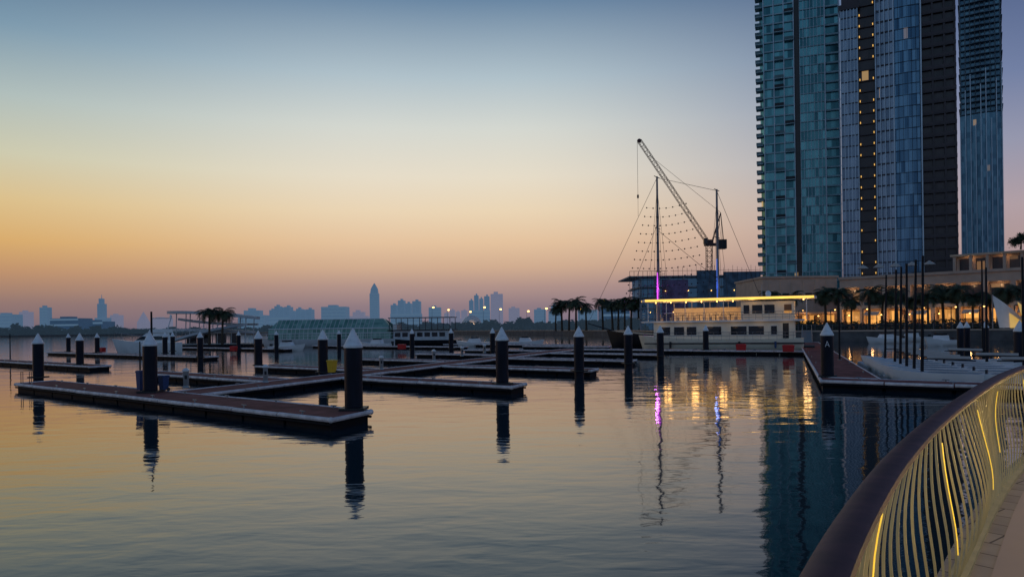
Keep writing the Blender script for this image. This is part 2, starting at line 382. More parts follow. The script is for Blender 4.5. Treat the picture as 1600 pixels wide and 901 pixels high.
for i, (s, Lf) in enumerate(((7.1, 16.7), (17.8, 14.3), (32, 14), (46, 14), (60, 14))):
    dock('finger_dock', ['left hand finger dock directly behind the nearest long dock', 'left hand finger dock ending in open water below the dark pile', 'third left hand finger dock behind the yellow bin',
         'fourth left hand finger dock in front of the glass boat', 'farthest left hand finger dock near the dark roofed boat'][i], O + V * s - U * .09, -U * Lf, V * 2.1, open_start=True)
CW = RE + V * 67.2
dock('cross_walkway', 'long pale edged walkway lying in front of the two deck houseboat', CW + U * .09, U * 29, V * 2.4, open_start=True)
dock('floating_dock', 'far left dock cut off by the left picture edge', Vector((-37.5, 65.5)), -U * 34, V * 2.2)
dock('floating_dock', 'far left dock behind the cut off one, with red box', Vector((-36, 86.5)), -U * 50, V * 2.2)
dock('floating_dock', 'distant dock beside the white motor yacht', Vector((-37, 120)), -U * 44, V * 2.2)
dock('floating_dock', 'distant dock running below the glass roofed boat', Vector((-8, 118)), -U * 40, V * 2.4)
dock('floating_dock', 'distant dock running in front of the dark roofed boat', Vector((10, 122)), -U * 30, V * 2.4)
dock('floating_dock', 'distant short dock between central piles and black schooner bow', Vector((14, 108)), -U * 16, V * 2.0)
PR = P(1283, 594).to_2d()
dock('pier_head', 'front dock section at right carrying the lettered pile', PR, U * 12, V * 2.3)
dock('right_pier', 'brown pier running back to the quay on the right', PR + V * 2.4, V * 86, U * 3.1, open_start=True)
RPE = PR + V * 2.4 + U * 3.1
for i, s in enumerate((5, 16)):
    p0 = RPE + U * .9 + V * s
    t = thing('float_raft', ['pale cube float raft nearest the lettered pile', 'pale cube float raft farther along the right pier'][i], 'raft', (p0.x, p0.y, 0), 0, 'cube float rafts by the pier')
    m = MB()
    for a in range(14):
        for b in range(16):
            q = U * (a * .55) + V * (b * .55); e = [q, q + U * .5, q + U * .5 + V * .5, q + V * .5]; m.prism([(x.x, x.y) for x in e], -.1, .22)
    m.build('float_blocks', 'raft', t)
ga = PR + V * 84 + U * .4; gb = Vector((57, 145))
gt = thing('gangway', 'sloping metal gangway joining the right pier to the quay', 'gangway', (ga.x, ga.y, DZ))
gv = gb - ga; gn = Vector((gv.y, -gv.x)).normalized()
MB().add([(0, 0, .05), (gn.x * 1.6, gn.y * 1.6, .05), (gv.x + gn.x * 1.6, gv.y + gn.y * 1.6, 1.75), (gv.x, gv.y, 1.75), (0, 0, -.1), (gn.x * 1.6, gn.y * 1.6, -.1), (gv.x + gn.x * 1.6, gv.y + gn.y * 1.6, 1.6), (gv.x, gv.y, 1.6)],
         [(0, 1, 2, 3), (7, 6, 5, 4), (0, 4, 5, 1), (2, 6, 7, 3), (0, 3, 7, 4), (1, 5, 6, 2)]).build('walkway', 'steel', gt)
for o_ in (0, 1.6):
    m = MB()
    q = gn * o_; m.cyl((q.x, q.y, 1.05), (q.x + gv.x, q.y + gv.y, 2.8), .04)
    for k in range(12):
        e = q + gv * k / 11; z = 1.7 * k / 11; m.cyl((e.x, e.y, z), (e.x, e.y, z + 1.05), .03, .03, 5)
    m.build('handrail', 'steel', gt)
# ------------------------------------------------------------------ piles
def make_pile(label, p, ztop=3.4, r=.33):
    t = thing('mooring_pile', label, 'mooring pile', (p[0], p[1], 0), 0, 'dark mooring piles with white cone caps')
    hc = .62
    MB().lathe([(r * .94, -2), (r * .94, DZ + .1), (r, DZ + .12), (r, ztop - hc - .06), (r * .9, ztop - hc - .03)], 20).build('sleeve', 'pile', t, smooth=True)
    MB().lathe([(r * 1.08, ztop - hc - .08), (r * 1.08, ztop - hc), (r * 1.0, ztop - hc + .03), (.03, ztop), (.001, ztop + .01)], 20).build('cone_cap', 'cap', t, smooth=True)
    MB().loft([[(a * .46, b * .46, z) for a, b in ((-1, -1), (1, -1), (1, 1), (-1, 1))] for z in (DZ + .008, DZ + .1)]).build('pile_guide', 'dark', t)
    return t
proto = make_pile('large dark pile with white cone at the near dock end', P(553, 640))
piles = [
 (785, 600, 'dark pile at the tip of the nearest right hand finger dock'),
 (905, 580, 'dark pile at the tip of the second right hand finger dock'),
 (982, 568, 'dark pile at the tip of the third right hand finger dock'),
 (1032, 557, 'dark pile standing left below the houseboat bow windows'),
 (60, 590, 'dark pile at the far left tip of the nearest dock'),
 (235, 613, 'dark pile beside the thin tall pole on the nearest dock'),
 (505, 582, 'dark pile standing left of the yellow bin'),
 (404, 571, 'dark pile at the tip of the second left hand finger dock'),
 (125, 570, 'dark pile at the end of the cut off far left dock'),
 (107, 549, 'thin distant pile, leftmost of the pair before the far left shore'),
 (152, 551, 'distant pile beside the red box at far left'),
 (313, 558, 'distant pile at the end of the far left dock below the ramp pavilion'),
 (258, 552, 'distant pile just right of the white motor yacht'),
 (270, 549, 'slimmer distant pile close right of the white motor yacht'),
 (373, 545, 'distant pile below the palm pair, right of the pavilion'),
 (432, 545, 'distant pile just left of the glass roofed boat'),
 (530, 543, 'distant pile in front of the glass roofed boat'),
 (644, 546, 'distant pile in front of the dark roofed boat'),
 (705, 545, 'distant pile just right of the dark roofed boat'),
 (770, 548, 'distant pile close behind the pile of mid picture'),
 (1103, 547, 'distant pile before the middle of the houseboat hull'),
 (1293, 589, 'dark pile bearing a white letter A on the right pier head'),
 (1501, 546, 'distant pile at right, left one of the close pair'),
 (1511, 544, 'distant pile at right, right one of the close pair'),
 (1540, 545, 'distant pile at right below the lit shell canopy'),
 (1594, 574, 'dark pile cut by the right edge above the handrail'),
]
for x, y, lab in piles:
    c = copy_tree(proto); p = P(x, y); c.location = (p.x, p.y, 0); c['label'] = lab; c.rotation_euler.z = random.uniform(0, .4)
    if x == 1293:
        m = MB(); yy = -.345
        for (x0, z0, x1, z1) in ((-.10, 2.10, 0, 2.40), (.10, 2.10, 0, 2.40), (-.062, 2.2, .062, 2.2)): m.cyl((x0, yy, z0), (x1, yy, z1), .018, .018, 5)
        c.rotation_euler.z = -.38; m.build('letter', 'cap', c)
def post(name, label, cat, p, h, r, m='polec', z=DZ):
    t = thing(name, label, cat, (p.x, p.y, z)); MB().cyl((0, 0, 0), (0, 0, h), r, r * .7, 8).build('pole', m, t)
    MB().cyl((0, 0, 0), (0, 0, .05), r * 2.2, r * 2.2, 10).build('base_plate', 'steel', t)
    return t
post('thin_pole', 'thin tall dark pole beside the pile on the nearest dock', 'pole', P(238, 609), 4.0, .07)
post('thin_pole', 'short dark pole standing on the cut off far left dock', 'pole', P(16, 562), 3.0, .07)
post('thin_pole', 'short dark pole at the tip of the left finger behind the nearest dock', 'pole', P(219, 583), 2.3, .06)
def pedestal(label, p):
    t = thing('power_pedestal', label, 'power pedestal', (p.x, p.y, DZ), .3, 'grey power pedestals on the docks')
    MB().loft([[(a * s_, b * s_ * .8, z) for a, b in ((-1, -1), (1, -1), (1, 1), (-1, 1))] for s_, z in ((.17, 0), (.13, .1), (.13, .85))]).build('body', 'steel', t)
    MB().loft([[(a * s_, b * s_, z) for a, b in ((-1, -1), (1, -1), (1, 1), (-1, 1))] for s_, z in ((.17, .853), (.17, .93), (.06, 1.03))]).build('cap', 'white', t)
    MB().box(-.06, .06, -.13, -.115, .45, .65).build('socket_panel', 'dark', t); return t
for x, y, lab in ((291, 605, 'grey power pedestal on the near dock where the long walkway starts'), (415, 597, 'grey power pedestal on the long walkway before the first finger'),
                  (596, 577, 'grey power pedestal on the walkway right of the yellow bin'), (678, 563, 'grey power pedestal on the walkway beside the third left finger'),
                  (722, 556, 'grey power pedestal far along the walkway'), (757, 551, 'grey power pedestal near the far end of the walkway')):
    pedestal(lab, P(x, y))
def bin_(label, p, m, h=1.0, w_=.55):
    t = thing('wheeled_bin', label, 'bin', (p.x, p.y, DZ), -.5)
    MB().loft([[(a * s_, b * s_, z) for a, b in ((-1, -1), (1, -1), (1, 1), (-1, 1))] for s_, z in ((w_ * .4, .08), (w_ * .5, h * .9))]).build('body', m, t)
    MB().loft([[(a * s_, b * s_ * 1.05, z) for a, b in ((-1, -1), (1, -1), (1, 1), (-1, 1))] for s_, z in ((w_ * .54, h * .9 + .002), (w_ * .54, h * .96), (w_ * .42, h))]).build('lid', m, t)
    for s_ in (-1, 1): MB().cyl((s_ * w_ * .4, w_ * .4, .1), (s_ * w_ * .46, w_ * .4, .1), .1, .1, 12).build('wheel', 'dark', t)
bin_('yellow wheeled bin standing on the walkway right of a dark pile', P(519, 583), 'yellow', .92, .5)
bin_('blue bin on the nearest dock left of the dark pile', P(220, 611), 'bluep', 1.05, .32)
bin_('small blue bin on the nearest dock right of the dark pile', P(256, 611), 'bluep', .8, .36)
def locker(label, p, m, w_=1.1):
    t = thing('dock_locker', label, 'dock box', (p.x, p.y, DZ), -.4)
    MB().loft([[(a * w_ / 2 * s_, b * .35 * s_, z) for a, b in ((-1, -1), (1, -1), (1, 1), (-1, 1))] for s_, z in ((.92, 0), (1, .55))]).build('body', m, t)
    MB().loft([[(a * w_ / 2 * s_, b * .35 * s_, z) for a, b in ((-1, -1), (1, -1), (1, 1), (-1, 1))] for s_, z in ((1.06, .552), (1.06, .62), (.8, .74))]).build('lid', m, t)
locker('red dock box on the far left dock beside a pile', P(159, 550), 'red', 1.0)
locker('small red dock box below the ramp pavilion', P(365, 548), 'red', .9)
locker('red dock box on the cross walkway before the houseboat middle', P(1158, 547), 'red', 1.1)
locker('red dock box on the cross walkway before the houseboat stern', P(1232, 549), 'red', 1.2)
locker('red dock box on the distant dock below the dark roofed boat', P(628, 545), 'red', 1.1)
t = thing('dock_ladder', 'small dark boarding ladder at the far left dock tip', 'ladder', (A0.x + .5, A0.y + .1, 0), .3)
for s_ in (-.22, .22): MB().path([(s_, 0, -.4), (s_, 0, 1.1), (s_, .35, 1.1), (s_, .35, DZ)], .02).build('side_rail', 'dark', t)
for z in (-.1, .15, .4): MB().cyl((-.22, 0, z), (.22, 0, z), .015, .015, 5).build('rung', 'dark', t)
# ------------------------------------------------------------------ boats
def hull_mb(Lh, B, zk, zd, bow=.0, bowrise=.5, sternw=.8, n_=14, finelen=.35):
    rings = []
    for k in range(n_ + 1):
        f = k / n_; x = -Lh / 2 + Lh * f
        wd = sternw + (1 - sternw) * min(1, f / .3) if f < .3 else 1
        if f > 1 - finelen: q = (f - (1 - finelen)) / finelen; wd = max(.02, math.sqrt(max(0, 1 - q * q)) * .98 + .0)
        b = B / 2 * wd; rise = bowrise * max(0, (f - .5) / .5) ** 2; ov = bow * max(0, (f - .7) / .3) ** 2
        rings.append([(x + ov, -b, zd + rise), (x + ov * .6, -b * .96, zd * .5 + rise * .5), (x, -b * .8, .0), (x, -b * .3, zk), (x, b * .3, zk), (x, b * .8, 0), (x + ov * .6, b * .96, zd * .5 + rise * .5), (x + ov, b, zd + rise)])
    return MB().loft(rings)
yb = thing('houseboat', 'cream two deck houseboat with glowing yellow roof edge and dark windows', 'houseboat', (27.4, 97, 0), R(-22))
yb.scale = (.86, 1, 1.06)
h = hull_mb(23.5, 6.4, -.6, 1.5, .9, .5, .95, 16, .22); h.v = [(-x, y, z) for x, y, z in h.v]
h.build('hull', 'cream', yb, smooth=True)
MB().box(-9.6, 10.6, -2.85, 2.85, 1.45, 3.55).build('main_cabin', 'cream', yb)
MB().prism([(-12.2, 0), (-11.2, -2.4), (-9.5, -3.3), (11.9, -3.3), (11.9, 3.3), (-9.5, 3.3), (-11.2, 2.4)], 3.553, 3.75).build('upper_deck', 'white', yb)
MB().box(-11.0, 11.9, -3.2, -3.12, .9, 1.05).build('rub_rail', 'dark', yb)
for x0, x1 in ((-8.6, -7.1), (-6.5, -5.0), (-4.6, -3.2), (-1.6, 0.4), (1.8, 4.0), (4.3, 6.4), (7.4, 8.2)):
    wdw = MB().box(x0, x1, -2.9, -2.853, 2.0, 3.0).build('window', 'winb', yb)
    MB().box(x0 - .07, x1 + .07, -2.89, -2.855, 1.93, 1.998).box(x0 - .07, x1 + .07, -2.89, -2.855, 3.002, 3.07).build('window_frame', 'white', wdw)
MB().box(9.0, 9.8, -2.9, -2.853, 1.55, 3.3).build('door', 'dark', yb)
MB().box(3.2, 10.6, -2.5, 2.5, 3.76, 5.9).build('upper_cabin', 'cream', yb)
MB().box(-7.5, 3.15, 2.2, 2.3, 3.76, 5.4).build('upper_rear_wall', 'cream', yb)
for x0, x1, mm in ((3.6, 4.4, 'winb'), (4.8, 6.2, 'winb'), (6.5, 7.9, 'winb'), (9.2, 10.2, 'shop')):
    MB().box(x0, x1, -2.56, -2.503, 4.5, 5.5).build('window', mm, yb)
MB().loft([[(-11.8, -1.2, z), (-10.8, -3.2, z), (13.2, -3.2, z), (13.6, 0, z), (13.2, 3.2, z), (-10.8, 3.2, z), (-11.8, 1.2, z)] for z in (6.15, 6.45)]).build('roof', 'white', yb)
MB().box(-10.8, 13.2, -3.27, -3.203, 6.16, 6.42).build('roof_light_strip', 'roofled', yb)
MB().box(-11.9, -11.802, -1.1, 1.1, 6.2, 6.4).build('roof_light_strip', 'roofled', yb)
for x in (-10.4, -7.6, -4.8, -2, .8, 12.2):
    for y in (-3.0, 3.0): MB().cyl((x, y, 3.75), (x, y, 6.15), .06, .06, 6).build('roof_post', 'white', yb)
m = MB(); pts = [(-12.0, 0), (-11.0, -2.35), (-9.4, -3.22), (11.8, -3.22), (11.8, 3.22)]
for z in (4.05, 4.35, 4.7):
    for a, b in zip(pts[:-1], pts[1:]): m.cyl((a[0], a[1], z), (b[0], b[1], z), .025, .025, 5)
for k in range(24): x = -9.4 + k * .92; m.cyl((x, -3.22, 3.75), (x, -3.22, 4.72), .022, .022, 5)
m.build('deck_railing', 'steel', yb)
m = MB()
for z in (1.9, 2.3): m.cyl((-9.5, -3.25, z), (11.5, -3.25, z), .022, .022, 5)
for k in range(20): x = -9.4 + k * 1.1; m.cyl((x, -3.25, 1.4), (x, -3.25, 2.32), .02, .02, 5)
m.build('side_railing', 'steel', yb)
for x in (-9.5, -7.2, -4.9, -2.6, -.3, 2.0, 11.8):
    MB().ball((x, -1.6, 6.05), .08).build('ceiling_lamp', 'warm', yb)
for x in (-8, -5.5, -3, -.6, 1.6):
    m = MB().cyl((x, -1.2, 3.76), (x, -1.2, 4.45), .06); m.cyl((x, -1.2, 4.45), (x, -1.2, 4.5), .5, .5, 12); m.build('table', 'dark', yb)
    for s_ in (-.75, .75): MB().box(x + s_ - .2, x + s_ + .2, -1.4, -1.0, 3.76, 4.2).box(x + s_ * 1.22 - .03, x + s_ * 1.22 + .03, -1.4, -1, 4.2, 4.65).build('chair', 'stonelit', yb)
MB().cyl((6, 0, 6.45), (6, 0, 8.0), .07, .04).cyl((6, -.6, 7.2), (6, .6, 7.2), .05).build('radar_mast', 'steel', yb)
MB().ball((6.9, 0, 6.85), .42).build('radar_dome', 'white', yb)
MB().box(11.2, 13.2, -2.6, 2.6, .45, .6).build('stern_platform', 'dark', yb)
for k in range(4): MB().cyl((-7 + k * 5, -3.35, .4), (-7 + k * 5, -3.35, 1.2), .16, .16, 10).build('fender', 'bluep' if k % 2 else 'dark', yb)
for k in range(4): plamp('deck_lamp', (-8 + k * 4.2, -.8, 5.8), 55, (1, .5, .15), .5, yb)
for k in range(6): plamp('wall_wash_light', (-8.5 + k * 3.6, -4.1, 3.2), 5.5, (1, .62, .28), .5, yb)  # added point lights hung outside the deck edge to wash the cabin wall
plamp('stern_lamp', (12.2, -1.5, 5.6), 55, (1, .55, .2), .5, yb)
plamp('cabin_wash_light', (5, -3.6, 5.9), 12, (1, .58, .22), .5, yb); plamp('cabin_wash_light', (9, -3.6, 5.9), 12, (1, .58, .22), .5, yb)  # added point lights beyond the roof edge, brightening the upper cabin wall
# schooner
sc = thing('schooner', 'black two masted schooner with purple and blue lit masts behind the houseboat', 'sailing ship', (26.6, 110.5, 0), R(-33))
h = hull_mb(25, 6, -.8, 1.9, 1.2, .9, .75, 16, .45); h.v = [(-x, y, z) for x, y, z in h.v]; h.build('hull', 'blackhull', sc, smooth=True)
MB().box(-3, 9, -1.6, 1.6, 1.8, 3.1).build('deckhouse', 'white', sc)
MB().cyl((-12, 0, 2.5), (-17.0, 0, 3.9), .13, .07).build('bowsprit', 'dark', sc)
ms = [(-4.9, 26.2, 'purple'), (4.3, 23.2, 'blue')]
for x, zt, mm in ms:
    mo = MB().cyl((x, 0, 1.8), (x, 0, zt), .26, .14, 10).build('mast', 'mastw', sc)
    MB().cyl((x - .02, -.32, 6.8), (x - .02, -.32, 11.5 if mm == 'purple' else 13), .10 if mm == 'purple' else .06, .06, 6).build('light_tube', mm, mo)
    for zz in (.45, .7, 1): MB().cyl((x, -1.1, zt * zz - .1), (x, 1.1, zt * zz - .1), .06, .06, 5).build('crosstree', 'dark', mo)
for pts in ([(-17, 0, 3.9), (-4.9, 0, 26)], [(-12, 0, 3.0), (-4.9, 0, 19)], [(-4.9, 0, 26), (4.3, 0, 23)], [(4.3, 0, 23), (12, 0, 3)], [(-4.9, 0, 18), (4.3, 0, 10)]):
    MB().path(pts, .03, 4).build('stay', 'dark', sc)
for x, zt, mm in ms:
    for y in (-2.7, 2.7):
        for dx in (-1.2, 0, 1.2): MB().cyl((x + dx, y, 2.0), (x, 0, zt * .93), .025, .025, 4).build('shroud', 'dark', sc)
for k in range(13):
    z = 5.9 + k * 1.3; f = (z - 4) / 22
    xa = -11.2 + f * 6.0; xb = 4.2 - f * 5.5 if k > 3 else 4.2
    m = MB(); prev = None; nbulb = int((xb - xa) / .9)
    for j in range(nbulb + 1):
        g = j / nbulb; q = Vector((xa + (xb - xa) * g, -.5, z - .35 * math.sin(math.pi * g)))
        m.ball(q, .115, 5)
        if prev: m.cyl(prev, q, .008, .008, 3)
        prev = q
    m.build('light_string', 'dark', sc)
MB().cyl((-4, 0, 5.2), (3, 0, 5.6), .1).build('boom', 'cream', sc); MB().cyl((4.6, 0, 5.2), (12, 0, 5.7), .1).build('boom', 'cream', sc)
plamp('mast_lamp', (-4.9, -1.2, 9), 130, (.7, .12, 1), .2, sc); plamp('mast_lamp', (4.3, -1.2, 9), 30, (.15, .3, 1), .2, sc)
def motor_yacht(label, loc, rz):
    t = thing('motor_yacht', label, 'motor yacht', loc, rz)
    hull_mb(9.6, 3.2, -.4, 1.2, 1.0, .55, .9, 14, .5).build('hull', 'white', t, smooth=True)
    MB().loft([[(x0, -b, z), (x1, -b * .6, z), (x1, b * .6, z), (x0, b, z)] for x0, x1, b, z in ((-3.2, 2.9, 1.35, 1.2), (-3.0, 1.8, 1.2, 1.75), (-2.8, .6, 1.05, 2.35))]).build('cabin', 'white', t)
    MB().loft([[(x0, -b, z), (x1, -b * .62, z), (x1, b * .62, z), (x0, b, z)] for x0, x1, b, z in ((-2.6, 2.25, 1.34, 1.55), (-2.6, 1.45, 1.25, 1.95))]).build('window', 'winb', t)
    MB().loft([[(x0, -b, z), (x1, -b * .7, z), (x1, b * .7, z), (x0, b, z)] for x0, x1, b, z in ((-3.4, .5, 1.2, 2.353), (-3.3, .1, 1.15, 2.8))]).build('flybridge', 'white', t)
    MB().path([(-2.6, -1.1, 2.8), (-3.1, -.9, 4.0), (-3.1, .9, 4.0), (-2.6, 1.1, 2.8)], .09).build('radar_arch', 'white', t)
    MB().box(-3.3, -.2, -1.0, 1.0, 4.05, 4.12).build('sunshade', 'white', t)
    m = MB()
    for s_ in (-1, 1):
        pp = [(.5, s_ * 1.4, 1.9), (2.8, s_ * 1.1, 2.15), (4.4, s_ * .55, 2.35), (5.4, 0, 2.45)]; m.path(pp, .025, 5)
        for q in pp: m.cyl((q[0], q[1], q[2] - .75), q, .02, .02, 4)
    m.build('bow_rail', 'steel', t)
    MB().ball((-3.1, 0, 4.3), .22).build('radar_dome', 'white', t)
    t.scale = (.98, 1.15, 1.4)
    return t
p = P(236, 551, 0); motor_yacht('white motor yacht with raked bow moored at the distant left dock', (p.x, p.y, 0), R(205))
p = P(524, 541, 0)
gb_ = thing('glass_dinner_boat', 'long low boat with green glass saloon roof and pale hull', 'tour boat', (p.x, p.y - 3, 0), R(-10))
gb_.scale = (1.0, 1, 1.22)
h = hull_mb(29, 5.4, -.5, 1.3, .8, .3, .9, 14, .2); h.v = [(-x, y, z) for x, y, z in h.v]; h.build('hull', 'palegrey', gb_, smooth=True)
MB().loft([[(x, -2.5, 1.3), (x, -2.1, 3.0), (x + dx, -.6, 4.5), (x + dx, .6, 4.5), (x, 2.1, 3.0), (x, 2.5, 1.3)] for x, dx in ((-12.6, 1.6), (9.5, 0), (13.4, -2.2))]).build('glass_saloon', 'greenglass', gb_)
m = MB()
for k in range(24):
    x = -11.2 + 20.6 * k / 23
    m.path([(x, -2.53, 1.3), (x, -2.13, 3.02), (x, -.6, 4.53), (x, .6, 4.53)], .045, 4)
m.cyl((-12.6, -2.13, 3.02), (13.4, -2.13, 3.02), .08, .08, 4); m.cyl((-11, -.6, 4.53), (11.2, -.6, 4.53), .07, .07, 4); m.cyl((-12.6, -2.33, 2.2), (13.4, -2.33, 2.2), .04, .04, 4)
m.build('saloon_frame', 'white', gb_)
m = MB()
for z in (1.8, 2.3): m.cyl((-13.8, -2.6, z), (14.2, -2.68, z), .03, .03, 4)
for k in range(29): x = -13.8 + k; m.cyl((x, -2.65, 1.3), (x, -2.65, 2.3), .025, .025, 4)
m.build('deck_railing', 'white', gb_)
MB().box(13.45, 14.3, -1.5, 1.5, 1.3, 3.6).build('wheelhouse', 'white', gb_)
p = P(655, 541, 0)
db = thing('covered_tour_boat', 'dark flat roofed double deck boat right of the glass roofed boat', 'tour boat', (p.x, p.y + 3, 0), R(-10))
h = hull_mb(15.5, 4.6, -.5, 1.2, .9, .7, .85, 14, .35); h.v = [(-x, y, z) for x, y, z in h.v]; h.build('hull', 'blackhull', db, smooth=True)
MB().box(-5, 6.2, -1.9, 1.9, 1.2, 3.1).build('cabin', 'palegrey', db)
for k in range(7): MB().box(-4.7 + k * 1.5, -3.6 + k * 1.5, -1.95, -1.903, 1.9, 2.7).build('window', 'winb', db)
MB().box(-6.3, 7, -2.2, 2.2, 3.103, 3.25).build('upper_deck', 'dark', db)
MB().box(-6, 6.8, -2.2, 2.2, 5.5, 5.68).build('roof', 'greyboat', db)
for k in range(6):
    for y in (-2.05, 2.05): MB().cyl((-5.8 + k * 2.45, y, 3.25), (-5.8 + k * 2.45, y, 5.5), .07, .07, 5).build('roof_post', 'dark', db)
MB().cyl((-6, -2.15, 4.2), (6.8, -2.15, 4.2), .035).cyl((-6, -2.15, 3.8), (6.8, -2.15, 3.8), .025).build('deck_railing', 'steel', db)
for i, (x, y, rz, lab) in enumerate(((590, 543, -20, 'small low workboat between the glass boat and dark boat'), (1385, 536, 10, 'small white launch moored before the far quay beside the pier'),
        (1470, 540, 30, 'small white launch with raised bow near the shell canopy'), (1425, 533, 0, 'small white launch between two others before the far quay'),
        (448, 548, 160, 'small white launch moored left of the glass roofed boat'), (742, 541, -15, 'small white launch moored right of the dark roofed boat'), (820, 540, 170, 'small white launch moored left of the black schooner bow'))):
    p = P(x, y, 0); t = thing('small_launch', lab, 'motor boat', (p.x, p.y, 0), R(rz + 180))
    hull_mb(6.2, 2.2, -.3, .8, .6, .4, .9, 10, .5).build('hull', 'white', t, smooth=True)
    MB().loft([[(x0, -.7, z), (x1, -.5, z), (x1, .5, z), (x0, .7, z)] for x0, x1, z in ((-1, 1.4, .8), (-.8, .9, 1.5))]).build('console', 'white', t)
    MB().box(-.5, .6, -.62, .62, 1.503, 1.75).build('windscreen', 'winb', t); MB().box(-3.3, -2.95, -.2, .2, .2, 1.2).build('outboard_motor', 'dark', t)
def make_dinghy():
    t = thing('sailing_dinghy', 'x', 'sailing dinghy', (0, 0, 0), 0, 'white sailing dinghies beside the right pier')
    hull_mb(4.3, 1.5, -.1, .55, .35, .18, .85, 12, .5).build('hull', 'white', t, smooth=True)
    MB().loft([[(x, -b, .56), (x, -b * .6, .45), (x, b * .6, .45), (x, b, .56)] for x, b in ((-1.9, .5), (0, .55), (.7, .3))]).build('cockpit', 'greyboat', t)
    MB().cyl((.75, 0, .5), (.68, 0, 6.7), .085, .06, 8).build('mast', 'polec', t)
    MB().cyl((.72, 0, 1.25), (-1.7, 0, 1.2), .035, .03, 6).build('boom', 'polec', t)
    MB().loft([[(x, -.12, 1.3), (x, 0, 1.42), (x, .12, 1.3), (x, 0, 1.24)] for x in (.5, -1.5)]).build('furled_sail', 'umb', t)
    MB().box(-2.2, -2.12, -.14, .14, -.2, .75).build('rudder', 'dark', t)
    return t
dpr = make_dinghy(); first = True
for row in range(2):
    for k in range(7):
        q = RPE + U * (3.0 + row * 4.3) + V * (2.2 + k * 2.7); o = dpr if first else copy_tree(dpr); first = False
        o.location = (q.x, q.y, .18); o.rotation_euler = (0, random.uniform(-.015, .015), math.atan2(U.y, U.x) + (math.pi if row == 0 else 0) + random.uniform(-.12, .12))
        o['label'] = 'white sailing dinghy, %s from the front in the row %s the pier' % (ORD[k], 'nearest' if row == 0 else 'farther right of')
        if row == 1 and k in (1, 3, 4, 6) or row == 0 and k == 5:
            for ch in list(o.children):
                if ch.name.split('.')[0] in ('mast', 'boom', 'furled_sail'): bpy.data.objects.remove(ch)
for x, y, ht, lab in ((1312, 562, 5.0, 'thin dark pole on the left edge of the right pier'), (1536, 560, 8.5, 'tall thin dark pole before the lit shell canopy')):
    post('thin_pole', lab, 'pole', P(x, y), ht, .08, z=0.42 if x < 1400 else -.3)
# ------------------------------------------------------------------ ramp pavilion
p = P(332, 540, 0)
rv = thing('ramp_pavilion', 'open pavilion of crossing curved ramps and thin columns at left', 'pavilion', (p.x, p.y, 0), R(-8))
rv.scale = (1.04, 1, 1.1)
def cslab(x0, z0, x1, z1, y0, y1, th=.4, sag=.5, nn_=16):
    rr = []
    for k in range(nn_ + 1):
        f = k / nn_; x = x0 + (x1 - x0) * f; z = z0 + (z1 - z0) * f + sag * math.sin(math.pi * f); c = math.sin(math.pi * f) ** .5
        ym = (y0 + y1) / 2; hw = (y1 - y0) / 2 * max(.25, c); bulge = 1.2 * c if y0 < -2 else 0
        rr.append([(x, ym - hw - bulge, z), (x, ym + hw, z), (x, ym + hw, z + th), (x, ym - hw - bulge, z + th)])
    return MB().loft(rr)
MB().box(-11, 11, -4, 5, .1, .55).build('platform', 'greyboat', rv)
cslab(-11, 7.1, 11, 5.6, -3, 4, .6, .4).build('roof_slab', 'palegrey', rv)
cslab(-9.5, .6, 9.8, 4.3, -3.6, -1.6, .5, .3).build('ramp', 'palegrey', rv)
cslab(9.8, 4.3, -10, 5.7, 1.5, 4, .5, -.4).build('ramp', 'palegrey', rv)
cslab(-10.8, 3.3, 9.6, 2.6, -1.4, 4, .5, .2).build('middle_floor', 'palegrey', rv)
for k in range(6):
    for y in (-1.0, 3.0): MB().cyl((-8.5 + 3.4 * k, y, .5), (-8.5 + 3.4 * k + .3, y, 7.2 - .24 * k), .11, .11, 6).build('column', 'palegrey', rv)
for k in range(4): MB().box(-7 + k * 3.6, -4.6 + k * 3.6, 1.0, 1.2, .56, 2.6).build('glass_screen', 'winb', rv)
m = MB(); pr = None
for k in range(17):
    f = k / 16; q = (-9.5 + 19 * f, -3.9 - .6 * math.sin(math.pi * f), 1.1 + 3.7 * f + .3 * math.sin(math.pi * f)); m.cyl(q, (q[0], q[1], q[2] + .95), .025, .025, 4)
    for dz in (.5, .95):
        if pr: m.cyl((pr[0], pr[1], pr[2] + dz), (q[0], q[1], q[2] + dz), .03, .03, 4)
    pr = q
m.build('railing', 'steel', rv)
